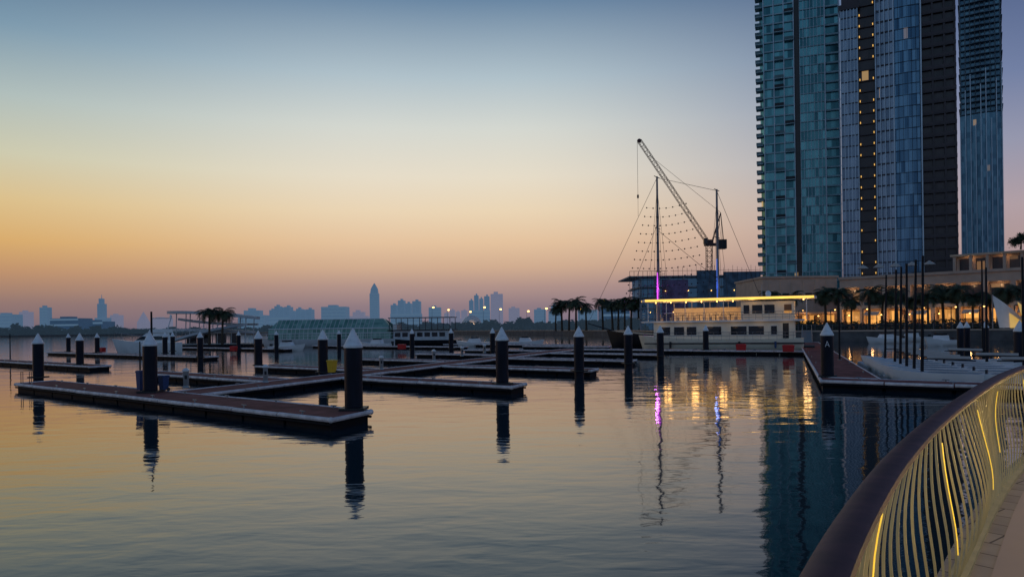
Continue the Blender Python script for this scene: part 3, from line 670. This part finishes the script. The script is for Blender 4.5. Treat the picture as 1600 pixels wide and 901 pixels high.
# ------------------------------------------------------------------ palms
def palm_meshes(seed):
    rnd = random.Random(seed); tr = MB(); rings = []; lean = rnd.uniform(-.3, .3); Hh = 6.6
    for k in range(9):
        f = k / 8; r = .24 - .07 * f + (.06 if k == 0 else 0) + (.05 if k == 8 else 0); cx = lean * f * f
        rings.append([(cx + r * math.cos(a * math.pi / 4), r * math.sin(a * math.pi / 4), Hh * f) for a in range(8)])
    tr.loft(rings); cr = MB(); c = Vector((lean, 0, Hh))
    for i in range(42):
        az = rnd.uniform(0, 2 * math.pi); el = rnd.uniform(-.6, 1.25); Lf = rnd.uniform(2.2, 3.0)
        hd = Vector((math.cos(az), math.sin(az), 0)); side = Vector((-hd.y, hd.x, 0)); pp = c.copy()
        for j in range(9):
            e = el - j * .2; stp = Lf / 9; nxt = pp + (hd * math.cos(e) + Vector((0, 0, math.sin(e)))) * stp
            cr.add([pp - side * .02, pp + side * .02, nxt + side * .015, nxt - side * .015], [(0, 1, 2, 3)])
            ll = .66 * math.sin(math.pi * (j + 1) / 10.5) + .08
            for s_ in (-1, 1):
                for q in (0, .5):
                    b = pp.lerp(nxt, q); tip = b + side * s_ * ll * rnd.uniform(.8, 1.1) + (nxt - pp).normalized() * ll * .6 + Vector((0, 0, -ll * .45))
                    cr.add([b, b + (nxt - pp) * .42, tip], [(0, 1, 2)])
            pp = nxt
    return tr, cr
protos = []
for sd in (1, 2, 3):
    tr, cr = palm_meshes(sd); a = tr.build('trunk', 'trunk', smooth=True); b = cr.build('crown', 'frond'); protos.append((a.data, b.data))
    bpy.data.objects.remove(a); bpy.data.objects.remove(b)
pc = 0
def palm(x, d, s, label, group, z=2.0, name='palm_tree'):
    global pc
    X = hx(x, d, z + 4); t = thing(name, label, 'palm tree', (X, d, z), random.uniform(0, 6.28), group); t.scale = (s * 1.08, s * 1.08, s * random.uniform(.88, 1.08))
    for nm, me in zip(('trunk', 'crown'), protos[pc % 3]):
        o = bpy.data.objects.new(nm, me); COL.objects.link(o); o.parent = t
    pc += 1
xs = [1205, 1237, 1290, 1310, 1330, 1358, 1378, 1402, 1428, 1450, 1474, 1496, 1520, 1548, 1572, 1597]
for i, x in enumerate(xs):
    palm(x, 168 - (x - 1190) * .085 + random.uniform(-2, 2), random.uniform(.95, 1.2), '%s palm from the left in the row before the lit arcade' % ORD[i], 'palms on the right promenade')
xs = [868, 878, 889, 900, 916, 942, 957, 966, 976, 986, 998]
for i, x in enumerate(xs):
    palm(x, 290 - (x - 868) * .25 + random.uniform(-4, 4), 1.5 + random.uniform(-.15, .2), '%s palm from the left in the cluster left of the schooner' % ORD[i], 'palms left of the schooner')
palm(327, 165, 1.15, 'left palm of the pair rising behind the ramp pavilion', 'palm pair behind the pavilion', .3)
palm(347, 165, 1.1, 'right palm of the pair rising behind the ramp pavilion', 'palm pair behind the pavilion', .3)
q = Vector((hx(337, 165, 2), 165))
MB_ = MB().prism([(q.x - 9, 161), (q.x + 9, 161), (q.x + 10, 170), (q.x - 10, 170)], -.4, .45); tag(MB_.build('floating_garden', 'float'), 'low dark platform carrying the palm pair behind the pavilion', 'platform')
# ------------------------------------------------------------------ street lamps
def lamp(x, d, hgt, label, group, z=2.0, s=.32, m='warm'):
    X = hx(x, d, z + hgt); t = thing('street_lamp', label, 'street lamp', (X, d, z), 0, group)
    MB().cyl((0, 0, 0), (0, 0, hgt), .12, .07, 6).build('pole', 'dark', t)
    MB().cyl((0, 0, hgt), (.9, 0, hgt + .15), .06, .05, 5).build('arm', 'dark', t)
    MB().ball((.9, 0, hgt), s, 8, .6).build('lamp_head', m, t)
for i, (x, y, d) in enumerate(((675, 480, 520), (699, 484, 560), (733, 487, 500), (755, 480, 470), (780, 483, 450), (823, 486, 400), (851, 482, 380), (868, 485, 360), (905, 483, 340), (940, 470, 300), (961, 480, 280))):
    zz = D(x, y, d).z; lamp(x, d, zz - 2, '%s glowing street lamp from the left along the distant shore road' % ORD[i], 'lit street lamps on the far shore', s=.25 + d / 1000)
for i, x in enumerate((1222, 1248, 1272, 1298, 1320, 1348, 1370, 1392, 1414, 1436, 1460, 1486, 1508, 1530, 1562, 1585)):
    lamp(x, 160 - (x - 1200) * .07, 4.2 if i % 2 else 3.0, '%s small promenade lamp from the left before the lit arcade' % ORD[i], 'promenade lamps by the arcade', s=.15)
# ------------------------------------------------------------------ skyline
def far_building(label, x0, x1, ytop, d, m, style='flat', name='distant_building'):
    a = hx(x0, d, 20); b = hx(x1, d, 20); zt = D((x0 + x1) / 2, ytop, d).z - 2; wd = b - a; dp = min(wd, 40)
    t = thing(name, label, 'building', ((a + b) / 2, d, 2.0), 0)
    hw = wd / 2; zb = zt
    if style == 'spire': zb = zt * .80
    if style == 'step': zb = zt * .7
    if style == 'antenna': zb = zt * .45
    if style == 'pyr': zb = zt * .5
    if style == 'cluster':
        zb = zt * .55
        for i, (f0, f1, hh) in enumerate(((-1, -.62, .85), (-.5, -.1, 1), (.0, .35, .9), (.48, .98, .97))):
            MB().box(hw * f0, hw * f1, dp * .1, dp * .8, zb + .01, zt * hh).build('tower_block', m, t)
            MB().box(hw * (f0 * .6 + f1 * .4), hw * (f0 * .3 + f1 * .7), dp * .2, dp * .6, zt * hh + .01, zt * hh + 3.5).build('roof_block', m, t)
    MB().box(-hw, hw, 0, dp, 0, zb).build('wall', m, t)
    k = max(2, int(zb / 7)); mm = MB()
    for i in range(k): z = zb * (i + .6) / k; mm.box(-hw * 1.01, hw * 1.01, -.4, -.02, z, z + zb / k * .3)
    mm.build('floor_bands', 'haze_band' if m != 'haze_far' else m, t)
    if style == 'flat':
        MB().box(-hw * .5, hw * .2, dp * .2, dp * .7, zb + .01, zb * 1.05 + 1.5).build('roof_block', m, t)
    if style == 'spire':
        MB().loft([[(-hw * s_, dp / 2 - dp / 2 * s_, z), (hw * s_, dp / 2 - dp / 2 * s_, z), (hw * s_, dp / 2 + dp / 2 * s_, z), (-hw * s_, dp / 2 + dp / 2 * s_, z)] for s_, z in ((.86, zb + .01), (.74, zt * .90), (.4, zt * .97), (.05, zt * 1.03))]).build('pointed_crown', m, t)
    if style == 'step':
        MB().box(-hw * .6, hw * .6, dp * .1, dp * .8, zb + .01, zt * .9).build('upper_tier', m, t); MB().box(-hw * .3, hw * .1, dp * .2, dp * .7, zt * .9 + .01, zt).build('top_tier', m, t)
    if style == 'antenna':
        MB().box(-hw * .62, hw * .4, dp * .1, dp * .8, zb + .01, zt * .85).build('upper_tier', m, t); MB().box(-hw * .45, hw * .1, dp * .2, dp * .7, zt * .85 + .01, zt * 1.0).build('top_tier', m, t)
        MB().cyl((-hw * .2, dp / 2, zt), (-hw * .2, dp / 2, zt * 1.12), 1.2, .5, 5).build('antenna', m, t)
    if style == 'pyr':
        MB().loft([[(-hw * s_, dp / 2 - dp / 2 * s_, z), (hw * s_, dp / 2 - dp / 2 * s_, z), (hw * s_, dp / 2 + dp / 2 * s_, z), (-hw * s_, dp / 2 + dp / 2 * s_, z)] for s_, z in ((1, zb + .01), (.05, zt))]).build('roof', m, t)
    return t
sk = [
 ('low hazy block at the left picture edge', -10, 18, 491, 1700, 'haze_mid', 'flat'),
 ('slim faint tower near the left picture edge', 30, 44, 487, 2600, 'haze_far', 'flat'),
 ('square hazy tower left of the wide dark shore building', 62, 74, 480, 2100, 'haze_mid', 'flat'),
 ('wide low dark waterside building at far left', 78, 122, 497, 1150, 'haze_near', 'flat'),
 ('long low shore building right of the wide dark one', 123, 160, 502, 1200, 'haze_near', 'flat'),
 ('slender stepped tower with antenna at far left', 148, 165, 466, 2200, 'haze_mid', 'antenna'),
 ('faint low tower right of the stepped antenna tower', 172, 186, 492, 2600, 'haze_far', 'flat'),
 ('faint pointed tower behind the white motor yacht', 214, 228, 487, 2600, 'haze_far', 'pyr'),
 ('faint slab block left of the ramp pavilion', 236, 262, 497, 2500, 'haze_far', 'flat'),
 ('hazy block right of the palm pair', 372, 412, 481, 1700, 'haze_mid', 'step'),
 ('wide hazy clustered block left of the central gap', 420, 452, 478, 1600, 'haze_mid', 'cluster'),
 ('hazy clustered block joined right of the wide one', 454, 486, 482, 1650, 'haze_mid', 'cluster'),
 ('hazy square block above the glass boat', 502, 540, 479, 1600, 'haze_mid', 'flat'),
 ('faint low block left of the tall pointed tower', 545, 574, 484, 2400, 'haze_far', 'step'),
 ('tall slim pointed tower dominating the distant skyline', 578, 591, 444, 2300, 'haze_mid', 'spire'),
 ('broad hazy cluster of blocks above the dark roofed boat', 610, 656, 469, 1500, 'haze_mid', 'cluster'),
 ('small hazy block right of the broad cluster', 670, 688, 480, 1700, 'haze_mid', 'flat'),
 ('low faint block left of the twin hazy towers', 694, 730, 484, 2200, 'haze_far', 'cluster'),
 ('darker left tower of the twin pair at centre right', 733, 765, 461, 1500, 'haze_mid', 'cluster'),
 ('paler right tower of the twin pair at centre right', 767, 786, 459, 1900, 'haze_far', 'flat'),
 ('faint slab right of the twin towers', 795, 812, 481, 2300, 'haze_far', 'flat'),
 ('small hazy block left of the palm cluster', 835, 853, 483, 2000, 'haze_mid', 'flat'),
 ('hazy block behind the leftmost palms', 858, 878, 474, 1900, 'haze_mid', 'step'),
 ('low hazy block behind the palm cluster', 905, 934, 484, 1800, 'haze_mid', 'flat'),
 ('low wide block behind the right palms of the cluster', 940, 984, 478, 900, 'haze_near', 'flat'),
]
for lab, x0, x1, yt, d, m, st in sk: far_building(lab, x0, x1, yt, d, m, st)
X = hx(737, 480, 4); t = thing('domed_pavilion', 'small pale domed pavilion on the far shore beside lamps', 'pavilion', (X, 480, 2))
MB().lathe([(6.5, 0), (6.5, 3), (6.2, 3.2)], 20).build('wall', 'stonelit', t); MB().lathe([(6.6, 3.21), (6, 6), (4.4, 8.2), (2.2, 9.5), (.1, 10)], 20).build('dome', 'sail', t, smooth=True)
plamp('dome_lamp', (0, -8.5, 3), 500, (1, .6, .3), .2, t)
def leafmass(segs, nn, seed, size):
    rnd = random.Random(seed); m = MB()
    for i in range(nn):
        a, b, hh = segs[rnd.randrange(len(segs))]; f = rnd.random(); c = a.lerp(b, f)
        hl = hh * (.55 + .45 * math.sin(f * 37 + a.x) * math.sin(f * 13.7)); z = 2 + rnd.random() ** .7 * max(1, hl)
        c = Vector((c.x + rnd.uniform(-3, 3), c.y + rnd.uniform(-4, 4), z)); s = size * rnd.uniform(.5, 1.3)
        v = [c + Vector((rnd.uniform(-s, s), rnd.uniform(-s, s), rnd.uniform(-s, s) * .8)) for _ in range(4)]
        m.add(v, [(0, 1, 2), (1, 2, 3)])
    return m
def G(x, d): return Vector((hx(x, d, 2), d, 0))
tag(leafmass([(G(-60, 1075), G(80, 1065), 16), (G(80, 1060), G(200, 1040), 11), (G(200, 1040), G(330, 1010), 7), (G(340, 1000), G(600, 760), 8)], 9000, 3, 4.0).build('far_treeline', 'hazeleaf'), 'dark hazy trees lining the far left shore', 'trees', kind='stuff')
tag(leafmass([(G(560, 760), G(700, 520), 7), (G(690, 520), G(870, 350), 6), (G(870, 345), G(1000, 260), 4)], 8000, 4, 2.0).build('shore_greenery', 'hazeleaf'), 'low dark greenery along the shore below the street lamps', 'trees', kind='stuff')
tag(leafmass([(G(1190, 165), G(1300, 158), 2.2), (G(1300, 158), G(1640, 135), 2.0)], 9000, 5, .35).build('promenade_hedge', 'leaf'), 'low dark hedge planting along the right quay', 'hedge', kind='stuff')
# ------------------------------------------------------------------ towers
def tower(name, label, x, d, z0=2):
    X = hx(x, d, 50); return thing(name, label, 'skyscraper', (X, d, z0), -math.atan2(X, d))
t1 = tower('glass_apartment_tower', 'teal glass residential tower with balconies, leftmost of the three', 1249, 262)
FH = 3.3; NF = 50
MB().prism([(-12.8, 1.5), (-11.4, 0), (-1.2, 0), (-1.2, 1.4), (.6, 1.4), (.6, -.5), (8.8, -.5), (8.8, .6), (13.6, .6), (13.6, 24), (-12.8, 24)], 0, FH * NF).build('glass_wall', 'towerglass', t1)
m = MB()
for k in range(NF):
    z = k * FH + 3.0; m.box(-11.5, -1.15, -.5, -.02, z, z + .48); m.box(.6, 8.8, -.8, -.52, z, z + .36); m.box(8.85, 13.7, -.3, .58, z, z + .55)
m.build('slab_edges', 'slab', t1)
MB().box(-1.18, .58, .9, 1.38, 0, FH * NF).build('recess_panel', 'towerdark', t1)
m = MB()
for x in (-11.4, -8.0, -4.6, -1.3): m.box(x - .16, x + .16, -.75, -.51, 0, FH * NF)
for i in range(8): x = .7 + i * 1.15; m.box(x - .07, x + .07, -.95, -.81, 0, FH * NF)
m.box(13.2, 13.65, -.5, -.31, 0, FH * NF); m.box(8.6, 9.0, -1.15, -.96, 0, FH * NF)
m.build('facade_fins', 'fin', t1)
for k in range(NF):
    z = k * FH + 2.9
    b_ = MB().box(-14.2, -12.0, -.6, 3.0, z, z + .28).build('balcony', 'slab', t1)
    MB().box(-14.25, -14.2, -.6, 3, z + .29, z + 1.2).box(-14.2, -12.0, -.66, -.6, z + .29, z + 1.15).build('balustrade', 'balustrade', b_)
for k in range(NF):
    if (k * 7) % 5 < 3:
        z = k * FH + 2.9; x = -7.8 if k % 3 else -4.4
        b_ = MB().box(x, x + 3.1, -1.6, -.76, z, z + .25).build('balcony', 'slab', t1)
        MB().box(x, x + 3.1, -1.64, -1.58, z + .26, z + 1.25).build('balustrade', 'dark' if k % 2 else 'balustrade', b_)
t2 = tower('dark_residential_tower', 'dark brown and blue tower with vertical column of small yellow lights', 1404, 222)
MB().box(-15.6, -10.6, 0, 22, 0, 98).build('left_wing', 'towerpale', t2)
MB().box(-10.6, -6.0, 1.5, 22, 0, 110).build('recessed_bay', 'towerdark', t2)
MB().prism([(-6, -.2), (-1, -.8), (-1, 22), (-6, 22)], 0, 140).build('middle_bay', 'towerpale', t2)
MB().prism([(-.98, -.9), (2.6, -1.2), (6.2, -.7), (6.2, 22), (-.98, 22)], 0, 140).build('curtain_wall', 'towerglassb', t2)
MB().box(6.22, 15.0, .4, 22, 0, 140).build('right_wing', 'towerdark', t2)
MB().box(-16.0, -10.0, -.6, 20, 98.01, 99.6).box(-15.2, -10.6, .3, 18, 99.62, 112).build('wing_crown', 'slabdark', t2)
m = MB()
for i in range(6): x = -15.5 + i * .95; m.box(x - .1, x + .1, -.45, -.22, 0, 98)
for i in range(5): x = -5.8 + i * 1.2; m.box(x - .11, x + .11, -1.25, -1.0, 0, 140)
for x in (-1.0, 6.2): m.box(x - .18, x + .18, -1.5, -1.28, 0, 140)
m.build('facade_fins', 'fin', t2)
m = MB().box(-10.66, -10.62, -.2, -.03, 0, 96)
for k in range(29): z = k * FH + 3; m.box(-15.6, -10.62, -.2, -.03, z, z + .25)
for k in range(42): z = k * FH + 3; m.box(-5.9, -1.05, -.98, -.83, z, z + .3)
m.build('slab_edges', 'slabdark', t2)
m = MB()
for k in range(42): z = k * FH + 3; m.box(-.95, 6.15, -1.27, -1.22, z, z + .12)
for i in range(7): x = -.9 + i * 1.17; m.box(x - .03, x + .03, -1.275, -1.225, 0, 140)
m.build('curtain_mullions', 'dark', t2)
m = MB()
for k in range(42): z = k * FH + 3; m.box(6.3, 15.2, -.5, .38, z, z + .3); m.box(6.3, 15.2, -.55, -.5, z + .3, z + 1.1)
for x in (9.2, 12.2, 14.9): m.box(x - .25, x + .25, -.4, .38, 0, 140)
m.build('balcony_bands', 'slabdark', t2)
for k in range(33):
    z = k * FH + 2.6
    MB().box(-10.5, -6.1, .9, 1.48, z + .3, z + .6).build('balcony', 'slabdark', t2)
    for x in (-10.2, -6.5):
        if random.random() < .88: MB().box(x - .11, x + .11, .5, .86, z + .62, z + 1.15).build('facade_lamp', 'flamp', t2)
t3 = tower('unfinished_tower', 'distant blue tower with unfinished concrete upper floors behind the others', 1535, 430)
MB().loft([[(-10.4, 0, z), (0, -2, z), (10.6, 0, z), (10.6, 20, z), (-10.4, 20, z)] for z in (0, 122)]).build('glass_wall', 'farglass', t3)
m = MB()
for i in range(9): x = -10.1 + i * 2.55; m.box(x - .2, x + .2, -2.7 + abs(x) * .19, -2.2 + abs(x) * .19, 0, 128 + (i * 37 % 11) * 2.2 - (14 if i % 3 == 0 else 0))
m.build('facade_fins', 'fin', t3)
MB().box(-9.8, 10, 1, 18, 122.01, 196).build('concrete_core', 'farglass', t3)
for k in range(22):
    z = 122.5 + k * 3.4; e = (k * 5 % 3) * .25; MB().prism([(-10.3 - e, -.3), (0, -2.1), (10.5 + e, -.3), (10.5 + e, 20), (-10.3 - e, 20)], z, z + .5).build('floor_slab', 'farslab', t3)
for k in range(9): x = -9.8 + k * 2.45; MB().cyl((x, -.4, 122.1), (x, -.4, 196), .3, .3, 4).build('column', 'farslab', t3)
# ------------------------------------------------------------------ podium
pa = Vector((hx(1314, 186, 10), 186)); pb = Vector((124, 146)); pd = pb - pa; ang = math.atan2(pd.y, pd.x); PL = pd.length
pod = thing('arcade_building', 'beige stone waterfront building with glowing arcade and square openings', 'building', (pa.x, pa.y, 2), ang)
pod.scale = (1, 1, .93)
MB().box(0, PL, 1.2, 24, 0, 13.2).build('wall', 'stone', pod)
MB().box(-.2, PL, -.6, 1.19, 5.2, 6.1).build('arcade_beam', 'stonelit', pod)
MB().box(-.3, PL, -.9, 24, 13.21, 13.9).box(-.1, PL, -.5, 1.18, 11.0, 13.2).build('cornice', 'stone', pod)
nb = 11; bw = PL / nb
for k in range(nb):
    x = k * bw
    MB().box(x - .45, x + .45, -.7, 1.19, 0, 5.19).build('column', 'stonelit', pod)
    MB().box(x - .5, x + .5, -.5, 1.19, 6.11, 10.99).build('pier', 'stone', pod)
    MB().box(x + .7, x + bw - .7, .9, 1.18, .2, 4.6).build('shop_window', 'shop', pod)
    wn = MB().box(x + .9, x + bw - .9, 1.0, 1.18, 6.9, 10.4).build('window', 'towerdark' if k % 3 else 'dimroom', pod)
    MB().box(x + .5, x + bw - .5, -.5, -.42, 6.15, 7.0).build('balustrade', 'balustrade', pod)
    MB().box(x + bw / 2 - .04, x + bw / 2 + .04, .9, .99, 6.9, 10.4).build('mullion', 'dark', wn)
    if k % 2: MB().loft([[(x + 1, -.75, 4.4), (x + bw - 1, -.75, 4.4), (x + bw - 1, -2.6, 3.5), (x + 1, -2.6, 3.5)], [(x + 1, -.75, 4.5), (x + bw - 1, -.75, 4.5), (x + bw - 1, -2.6, 3.6), (x + 1, -2.6, 3.6)]]).build('awning', 'umb', pod)
    plamp('arcade_lamp', (x + bw / 2, -1.4, 3.0), 110, (1, .5, .18), .3, pod)
    plamp('terrace_lamp', (x + bw / 2, -.1, 10.2), 34, (1, .58, .28), .2, pod)
up = thing('terrace_building', 'stepped beige upper building with open colonnade above the arcade', 'building', (pa.x, pa.y, 14.95), ang)
x0 = PL * .42
MB().box(x0, PL, 7, 22, .02, 3.6).build('wall', 'stone', up)
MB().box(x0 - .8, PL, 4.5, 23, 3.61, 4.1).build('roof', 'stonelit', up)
for k in range(9): x = x0 + k * 3.3; MB().box(x - .3, x + .3, 4.8, 5.3, .02, 3.6).build('column', 'stone', up)
for k in range(8): x = x0 + k * 3.3; MB().box(x + .6, x + 2.7, 6.9, 6.99, .4, 3.1).build('window', 'dimroom' if k % 2 else 'towerdark', up)
MB().box(PL * .66, PL, 9, 21, 4.11, 5.6).build('penthouse', 'stone', up)
MB().box(PL * .66 - .8, PL, 8, 22, 5.61, 6.0).build('upper_roof', 'stonelit', up)
for k in range(4): plamp('colonnade_lamp', (x0 + 3 + k * 6.6, 5.9, 3.2), 22, (1, .58, .28), .2, up)
for k in range(5):
    q = pa + pd * (.08 + .065 * k); nv = Vector((-pd.y, pd.x)).normalized() * 2.2
    t = thing('terrace_parasol', '%s closed pale parasol from the left on the arcade roof terrace' % ORD[k], 'parasol', (q.x + nv.x, q.y + nv.y, 14.95), 0, 'parasols on the roof terrace')
    MB().cyl((0, 0, 0), (0, 0, 2.8), .05).build('pole', 'dark', t); MB().lathe([(1.4, 2.0), (.9, 2.45), (.08, 2.95)], 8).build('canopy', 'umb', t)
X = hx(1192, 200, 10); X2 = hx(1308, 200, 10)
bl = thing('plain_beige_block', 'plain beige block below the leftmost tower', 'building', (X, 200, 2), 0)
bl.scale = (1, 1, .92)
MB().box(0, X2 - X, 0, 24, 0, 15.0).build('wall', 'stone', bl)
MB().box(-.3, X2 - X + .3, -.4, 24.4, 15.01, 15.6).build('parapet', 'stone', bl)
MB().box(1, X2 - X - 1, -3.2, -.02, 4.4, 4.9).build('canopy', 'stonelit', bl)
for k in range(5): MB().box(1.5 + k * 3.7, 4.4 + k * 3.7, -.12, -.02, .3, 4.0).build('shop_window', 'shop', bl)
for k in range(6): MB().box(1.5 + k * 3.1, 1.7 + k * 3.1, -.1, -.02, 6, 14).build('pilaster', 'stonelit', bl)
for k in range(5):
    if k != 2: MB().box(2.2 + k * 3.1, 4.0 + k * 3.1, -.06, -.02, 8.5, 10.6).build('window', 'towerdark', bl)
for k in range(3): plamp('canopy_lamp', (3 + k * 7, -3.8, 3.4), 150, (1, .5, .18), .4, bl)
def leaf_tree(name, label, loc, hgt, rad, seed, nleaf=1500):
    rnd = random.Random(seed); t = thing(name, label, 'tree', loc)
    m = MB().cyl((0, 0, 0), (.1, 0, hgt * .55), .2, .12, 8)
    for k in range(6): a = k * 1.05; m.cyl((.1, 0, hgt * .45), (.1 + math.cos(a) * rad * .6, math.sin(a) * rad * .6, hgt * .8), .08, .03, 5)
    m.build('trunk', 'trunk', t); m = MB()
    cl = [Vector((rnd.gauss(0, rad * .4), rnd.gauss(0, rad * .4), hgt * .75 + rnd.gauss(0, rad * .25))) for _ in range(16)]
    for i in range(nleaf):
        c = cl[i % 16] + Vector((rnd.gauss(0, 1), rnd.gauss(0, 1), rnd.gauss(0, .8))) * rad * .2; s = .25
        m.add([c + Vector((rnd.uniform(-s, s), rnd.uniform(-s, s), rnd.uniform(-s, s))) for _ in range(3)], [(0, 1, 2)])
    m.build('crown', 'leaf', t)
q = pa + pd * .845; nv = Vector((-pd.y, pd.x)).normalized() * 6
qx = hx(1595, (q + nv).y + 4, 19); leaf_tree('roof_tree', 'small dark tree on the terrace roof near the right edge', (qx, (q + nv).y + 4, 18.9), 2.8, 1.7, 5, 2200)
# shell canopy: two pointed sail-like membranes
q = D(1597, 500, 118)
sh = thing('shell_canopy', 'white pointed sail shaped canopy lit yellow inside, cut by the right edge', 'canopy', (q.x, 118, 2.0), R(8))
for off, sc_ in ((0, 1.2), (3.4, .95)):
    rings = []; ringi = []
    for k in range(11):
        f = k / 10; row = []; rowi = []
        for j in range(13):
            g = j / 12
            x = (-4.4 + (8.0 - 4.5 * (1 - f)) * g) * sc_ + off; z = (.3 + (4.4 * f) * (1 - g) ** 1.15 + .5 * math.sin(math.pi * g) * f) * sc_; y = -1.4 + 4.2 * f * (.35 + .65 * g)
            row.append((x, y, z)); rowi.append((x + .03, y - .09, z - .04))
        rings.append(row); ringi.append(rowi)
    MB().loft(rings, False, False).build('shell_membrane', 'sail', sh, smooth=True)
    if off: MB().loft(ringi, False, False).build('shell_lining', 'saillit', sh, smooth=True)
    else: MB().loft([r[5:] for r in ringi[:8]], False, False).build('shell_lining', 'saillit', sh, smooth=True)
MB().cyl((-5.2, 0, 0), (-5.2, 0, 5.6), .1).cyl((0, 0, 0), (0, 0, 2.6), .1).build('support_post', 'steel', sh)
plamp('canopy_lamp', (-2, -3.4, 1.0), 40, (1, .6, .2), .2, sh)
a = Vector((89, 128.2)); b = Vector((40.3, 150.3)); e = Vector((140, 105.4))
qr = thing('quay_railing', 'thin pale railing along the edge of the right quay', 'railing', (b.x, b.y, 2.12))
m = MB()
for p0, p1 in ((b, a), (a, e)):
    for z in (.4, .75, 1.05): m.cyl((p0.x - b.x, p0.y - b.y + .3, z), (p1.x - b.x, p1.y - b.y + .3, z), .03, .03, 4)
    k = int((p1 - p0).length / 1.5)
    for i in range(k): c = p0.lerp(p1, i / k) - b; m.cyl((c.x, c.y + .3, 0), (c.x, c.y + .3, 1.05), .03, .03, 4)
m.build('rails', 'steel', qr)
# ------------------------------------------------------------------ construction building + crane
cx0 = hx(988, 252, 15); cx1 = hx(1187, 252, 15); cw = cx1 - cx0
cb = thing('construction_building', 'unfinished concrete building with dark netting behind the schooner', 'building', (cx0, 252, 2), 0)
for k in range(5): MB().box(2.5 if k < 4 else -1, cw, 0, 26, 3.6 * (k + 1), 3.6 * (k + 1) + .45).build('floor_slab', 'concrete', cb)
for k in range(9):
    x = 3 + k * (cw - 4) / 8; MB().box(x - .35, x + .35, .5, 1.3, 0, 17.9).build('column', 'concrete', cb)
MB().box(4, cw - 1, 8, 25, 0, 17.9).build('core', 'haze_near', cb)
for x0, x1, z0, z1, mm in ((10, 19, 3, 17, 'netpurple'), (22, 29, 0, 20, 'net'), (31, cw + .3, 4, 19.5, 'net')): MB().box(x0, x1, -.3, -.12, z0, z1).build('safety_net', mm, cb)
m = MB()
for i in range(9):
    x = -1 + i * 1.5; m.cyl((x, -1, 11), (x, -1, 20), .07, .07, 4)
for z in (11, 14, 17, 20): m.cyl((-1, -1, z), (12, -1, z), .07, .07, 4); m.cyl((-1, -1, z), (11, -1, z + 2 if z < 20 else z), .05, .05, 4)
for i in range(20): x = 14 + i * 1.55; m.cyl((x, -.6, 17), (x, -.6, 20.5 + (i * 7 % 4) * .4), .05, .05, 4)
m.cyl((13, -.6, 20), (cw, -.6, 20), .05, .05, 4)
m.build('scaffold', 'dark', cb)
for k in range(14):
    x = 6 + k * 2.6; MB().ball((x, -.5, [6, 9.6, 13.2][k % 3]), .13, 6).build('site_lamp', 'warm', cb)
def lattice(m, a, b, w_, nb_, up=Vector((0, 1, 0)), r=.11):
    a = Vector(a); b = Vector(b); d = (b - a).normalized(); s = d.cross(up).normalized(); u2 = s.cross(d)
    cs = [s * i * w_ / 2 + u2 * j * w_ / 2 for i, j in ((-1, -1), (1, -1), (1, 1), (-1, 1))]
    for c in cs: m.cyl(a + c, b + c, r, r, 4)
    for k in range(nb_):
        p0 = a.lerp(b, k / nb_); p1 = a.lerp(b, (k + 1) / nb_)
        for i in range(4): m.cyl(p0 + cs[i], p1 + cs[(i + 1) % 4], r * .6, r * .6, 3); m.cyl(p0 + cs[i], p0 + cs[(i + 1) % 4], r * .6, r * .6, 3)
    return m
cdp = 275
def CP(x, y): q = D(x, y, cdp); return Vector((q.x, 0, q.z))
base = CP(1108, 384); bx = base.x
cr = thing('tower_crane', 'dark luffing tower crane with raised jib behind the schooner masts', 'crane', (bx, cdp, 2), 0)
def L(v): return (v.x - bx, v.y, v.z - 2)
lattice(MB(), (0, 0, 0), (0, 0, base.z - 2), 2.0, 16).build('mast', 'crane', cr)
zt = base.z - 2
MB().box(-1.6, 6.2, -1.4, 1.4, zt + .01, zt + .9).box(-1.3, 1.3, -1.3, 1.3, zt + .92, zt + 2.2).build('slewing_platform', 'crane', cr)
MB().box(-2.6, -1.2, -2.6, -1.42, zt + .5, zt + 2.6).build('cab', 'winb', cr)
for k in range(3): MB().box(3.0 + k * 1.1, 4.0 + k * 1.1, -1.5, 1.5, zt - 1.2, zt + 2.2).build('counterweight', 'dark', cr)
jt = L(CP(999, 220)); lattice(MB(), (-.6, 0, zt + 1.4), jt, 1.35, 20, r=.095).build('jib', 'crane', cr)
ap = L(CP(1126, 332)); MB().cyl((1, -1, zt + .9), ap, .14).cyl((1, 1, zt + .9), ap, .14).cyl((5.5, 0, zt + .9), ap, .14).cyl((2.8, 0, zt + .9), ap, .1).build('a_frame', 'crane', cr)
mid = Vector((-.6, 0, zt + 1.4)).lerp(Vector(jt), .86)
MB().cyl(ap, mid, .06).cyl((5, 0, zt + 1), ap, .06).build('luffing_cable', 'dark', cr)
hk = L(CP(996, 338)); tip = Vector(jt) + Vector((-.8, 0, .3))
MB().ball(jt, .8, 8).build('jib_head', 'crane', cr)
MB().cyl(tip, (tip.x, 0, hk[2] + 8), .06).cyl((tip.x, 0, hk[2] + 8), (tip.x, 0, hk[2]), .05).build('hoist_cable', 'dark', cr)
MB().box(tip.x - .3, tip.x + .3, -.3, .3, hk[2] + 6.8, hk[2] + 8).build('hook_block', 'dark', cr)
print('done', len(bpy.data.objects))
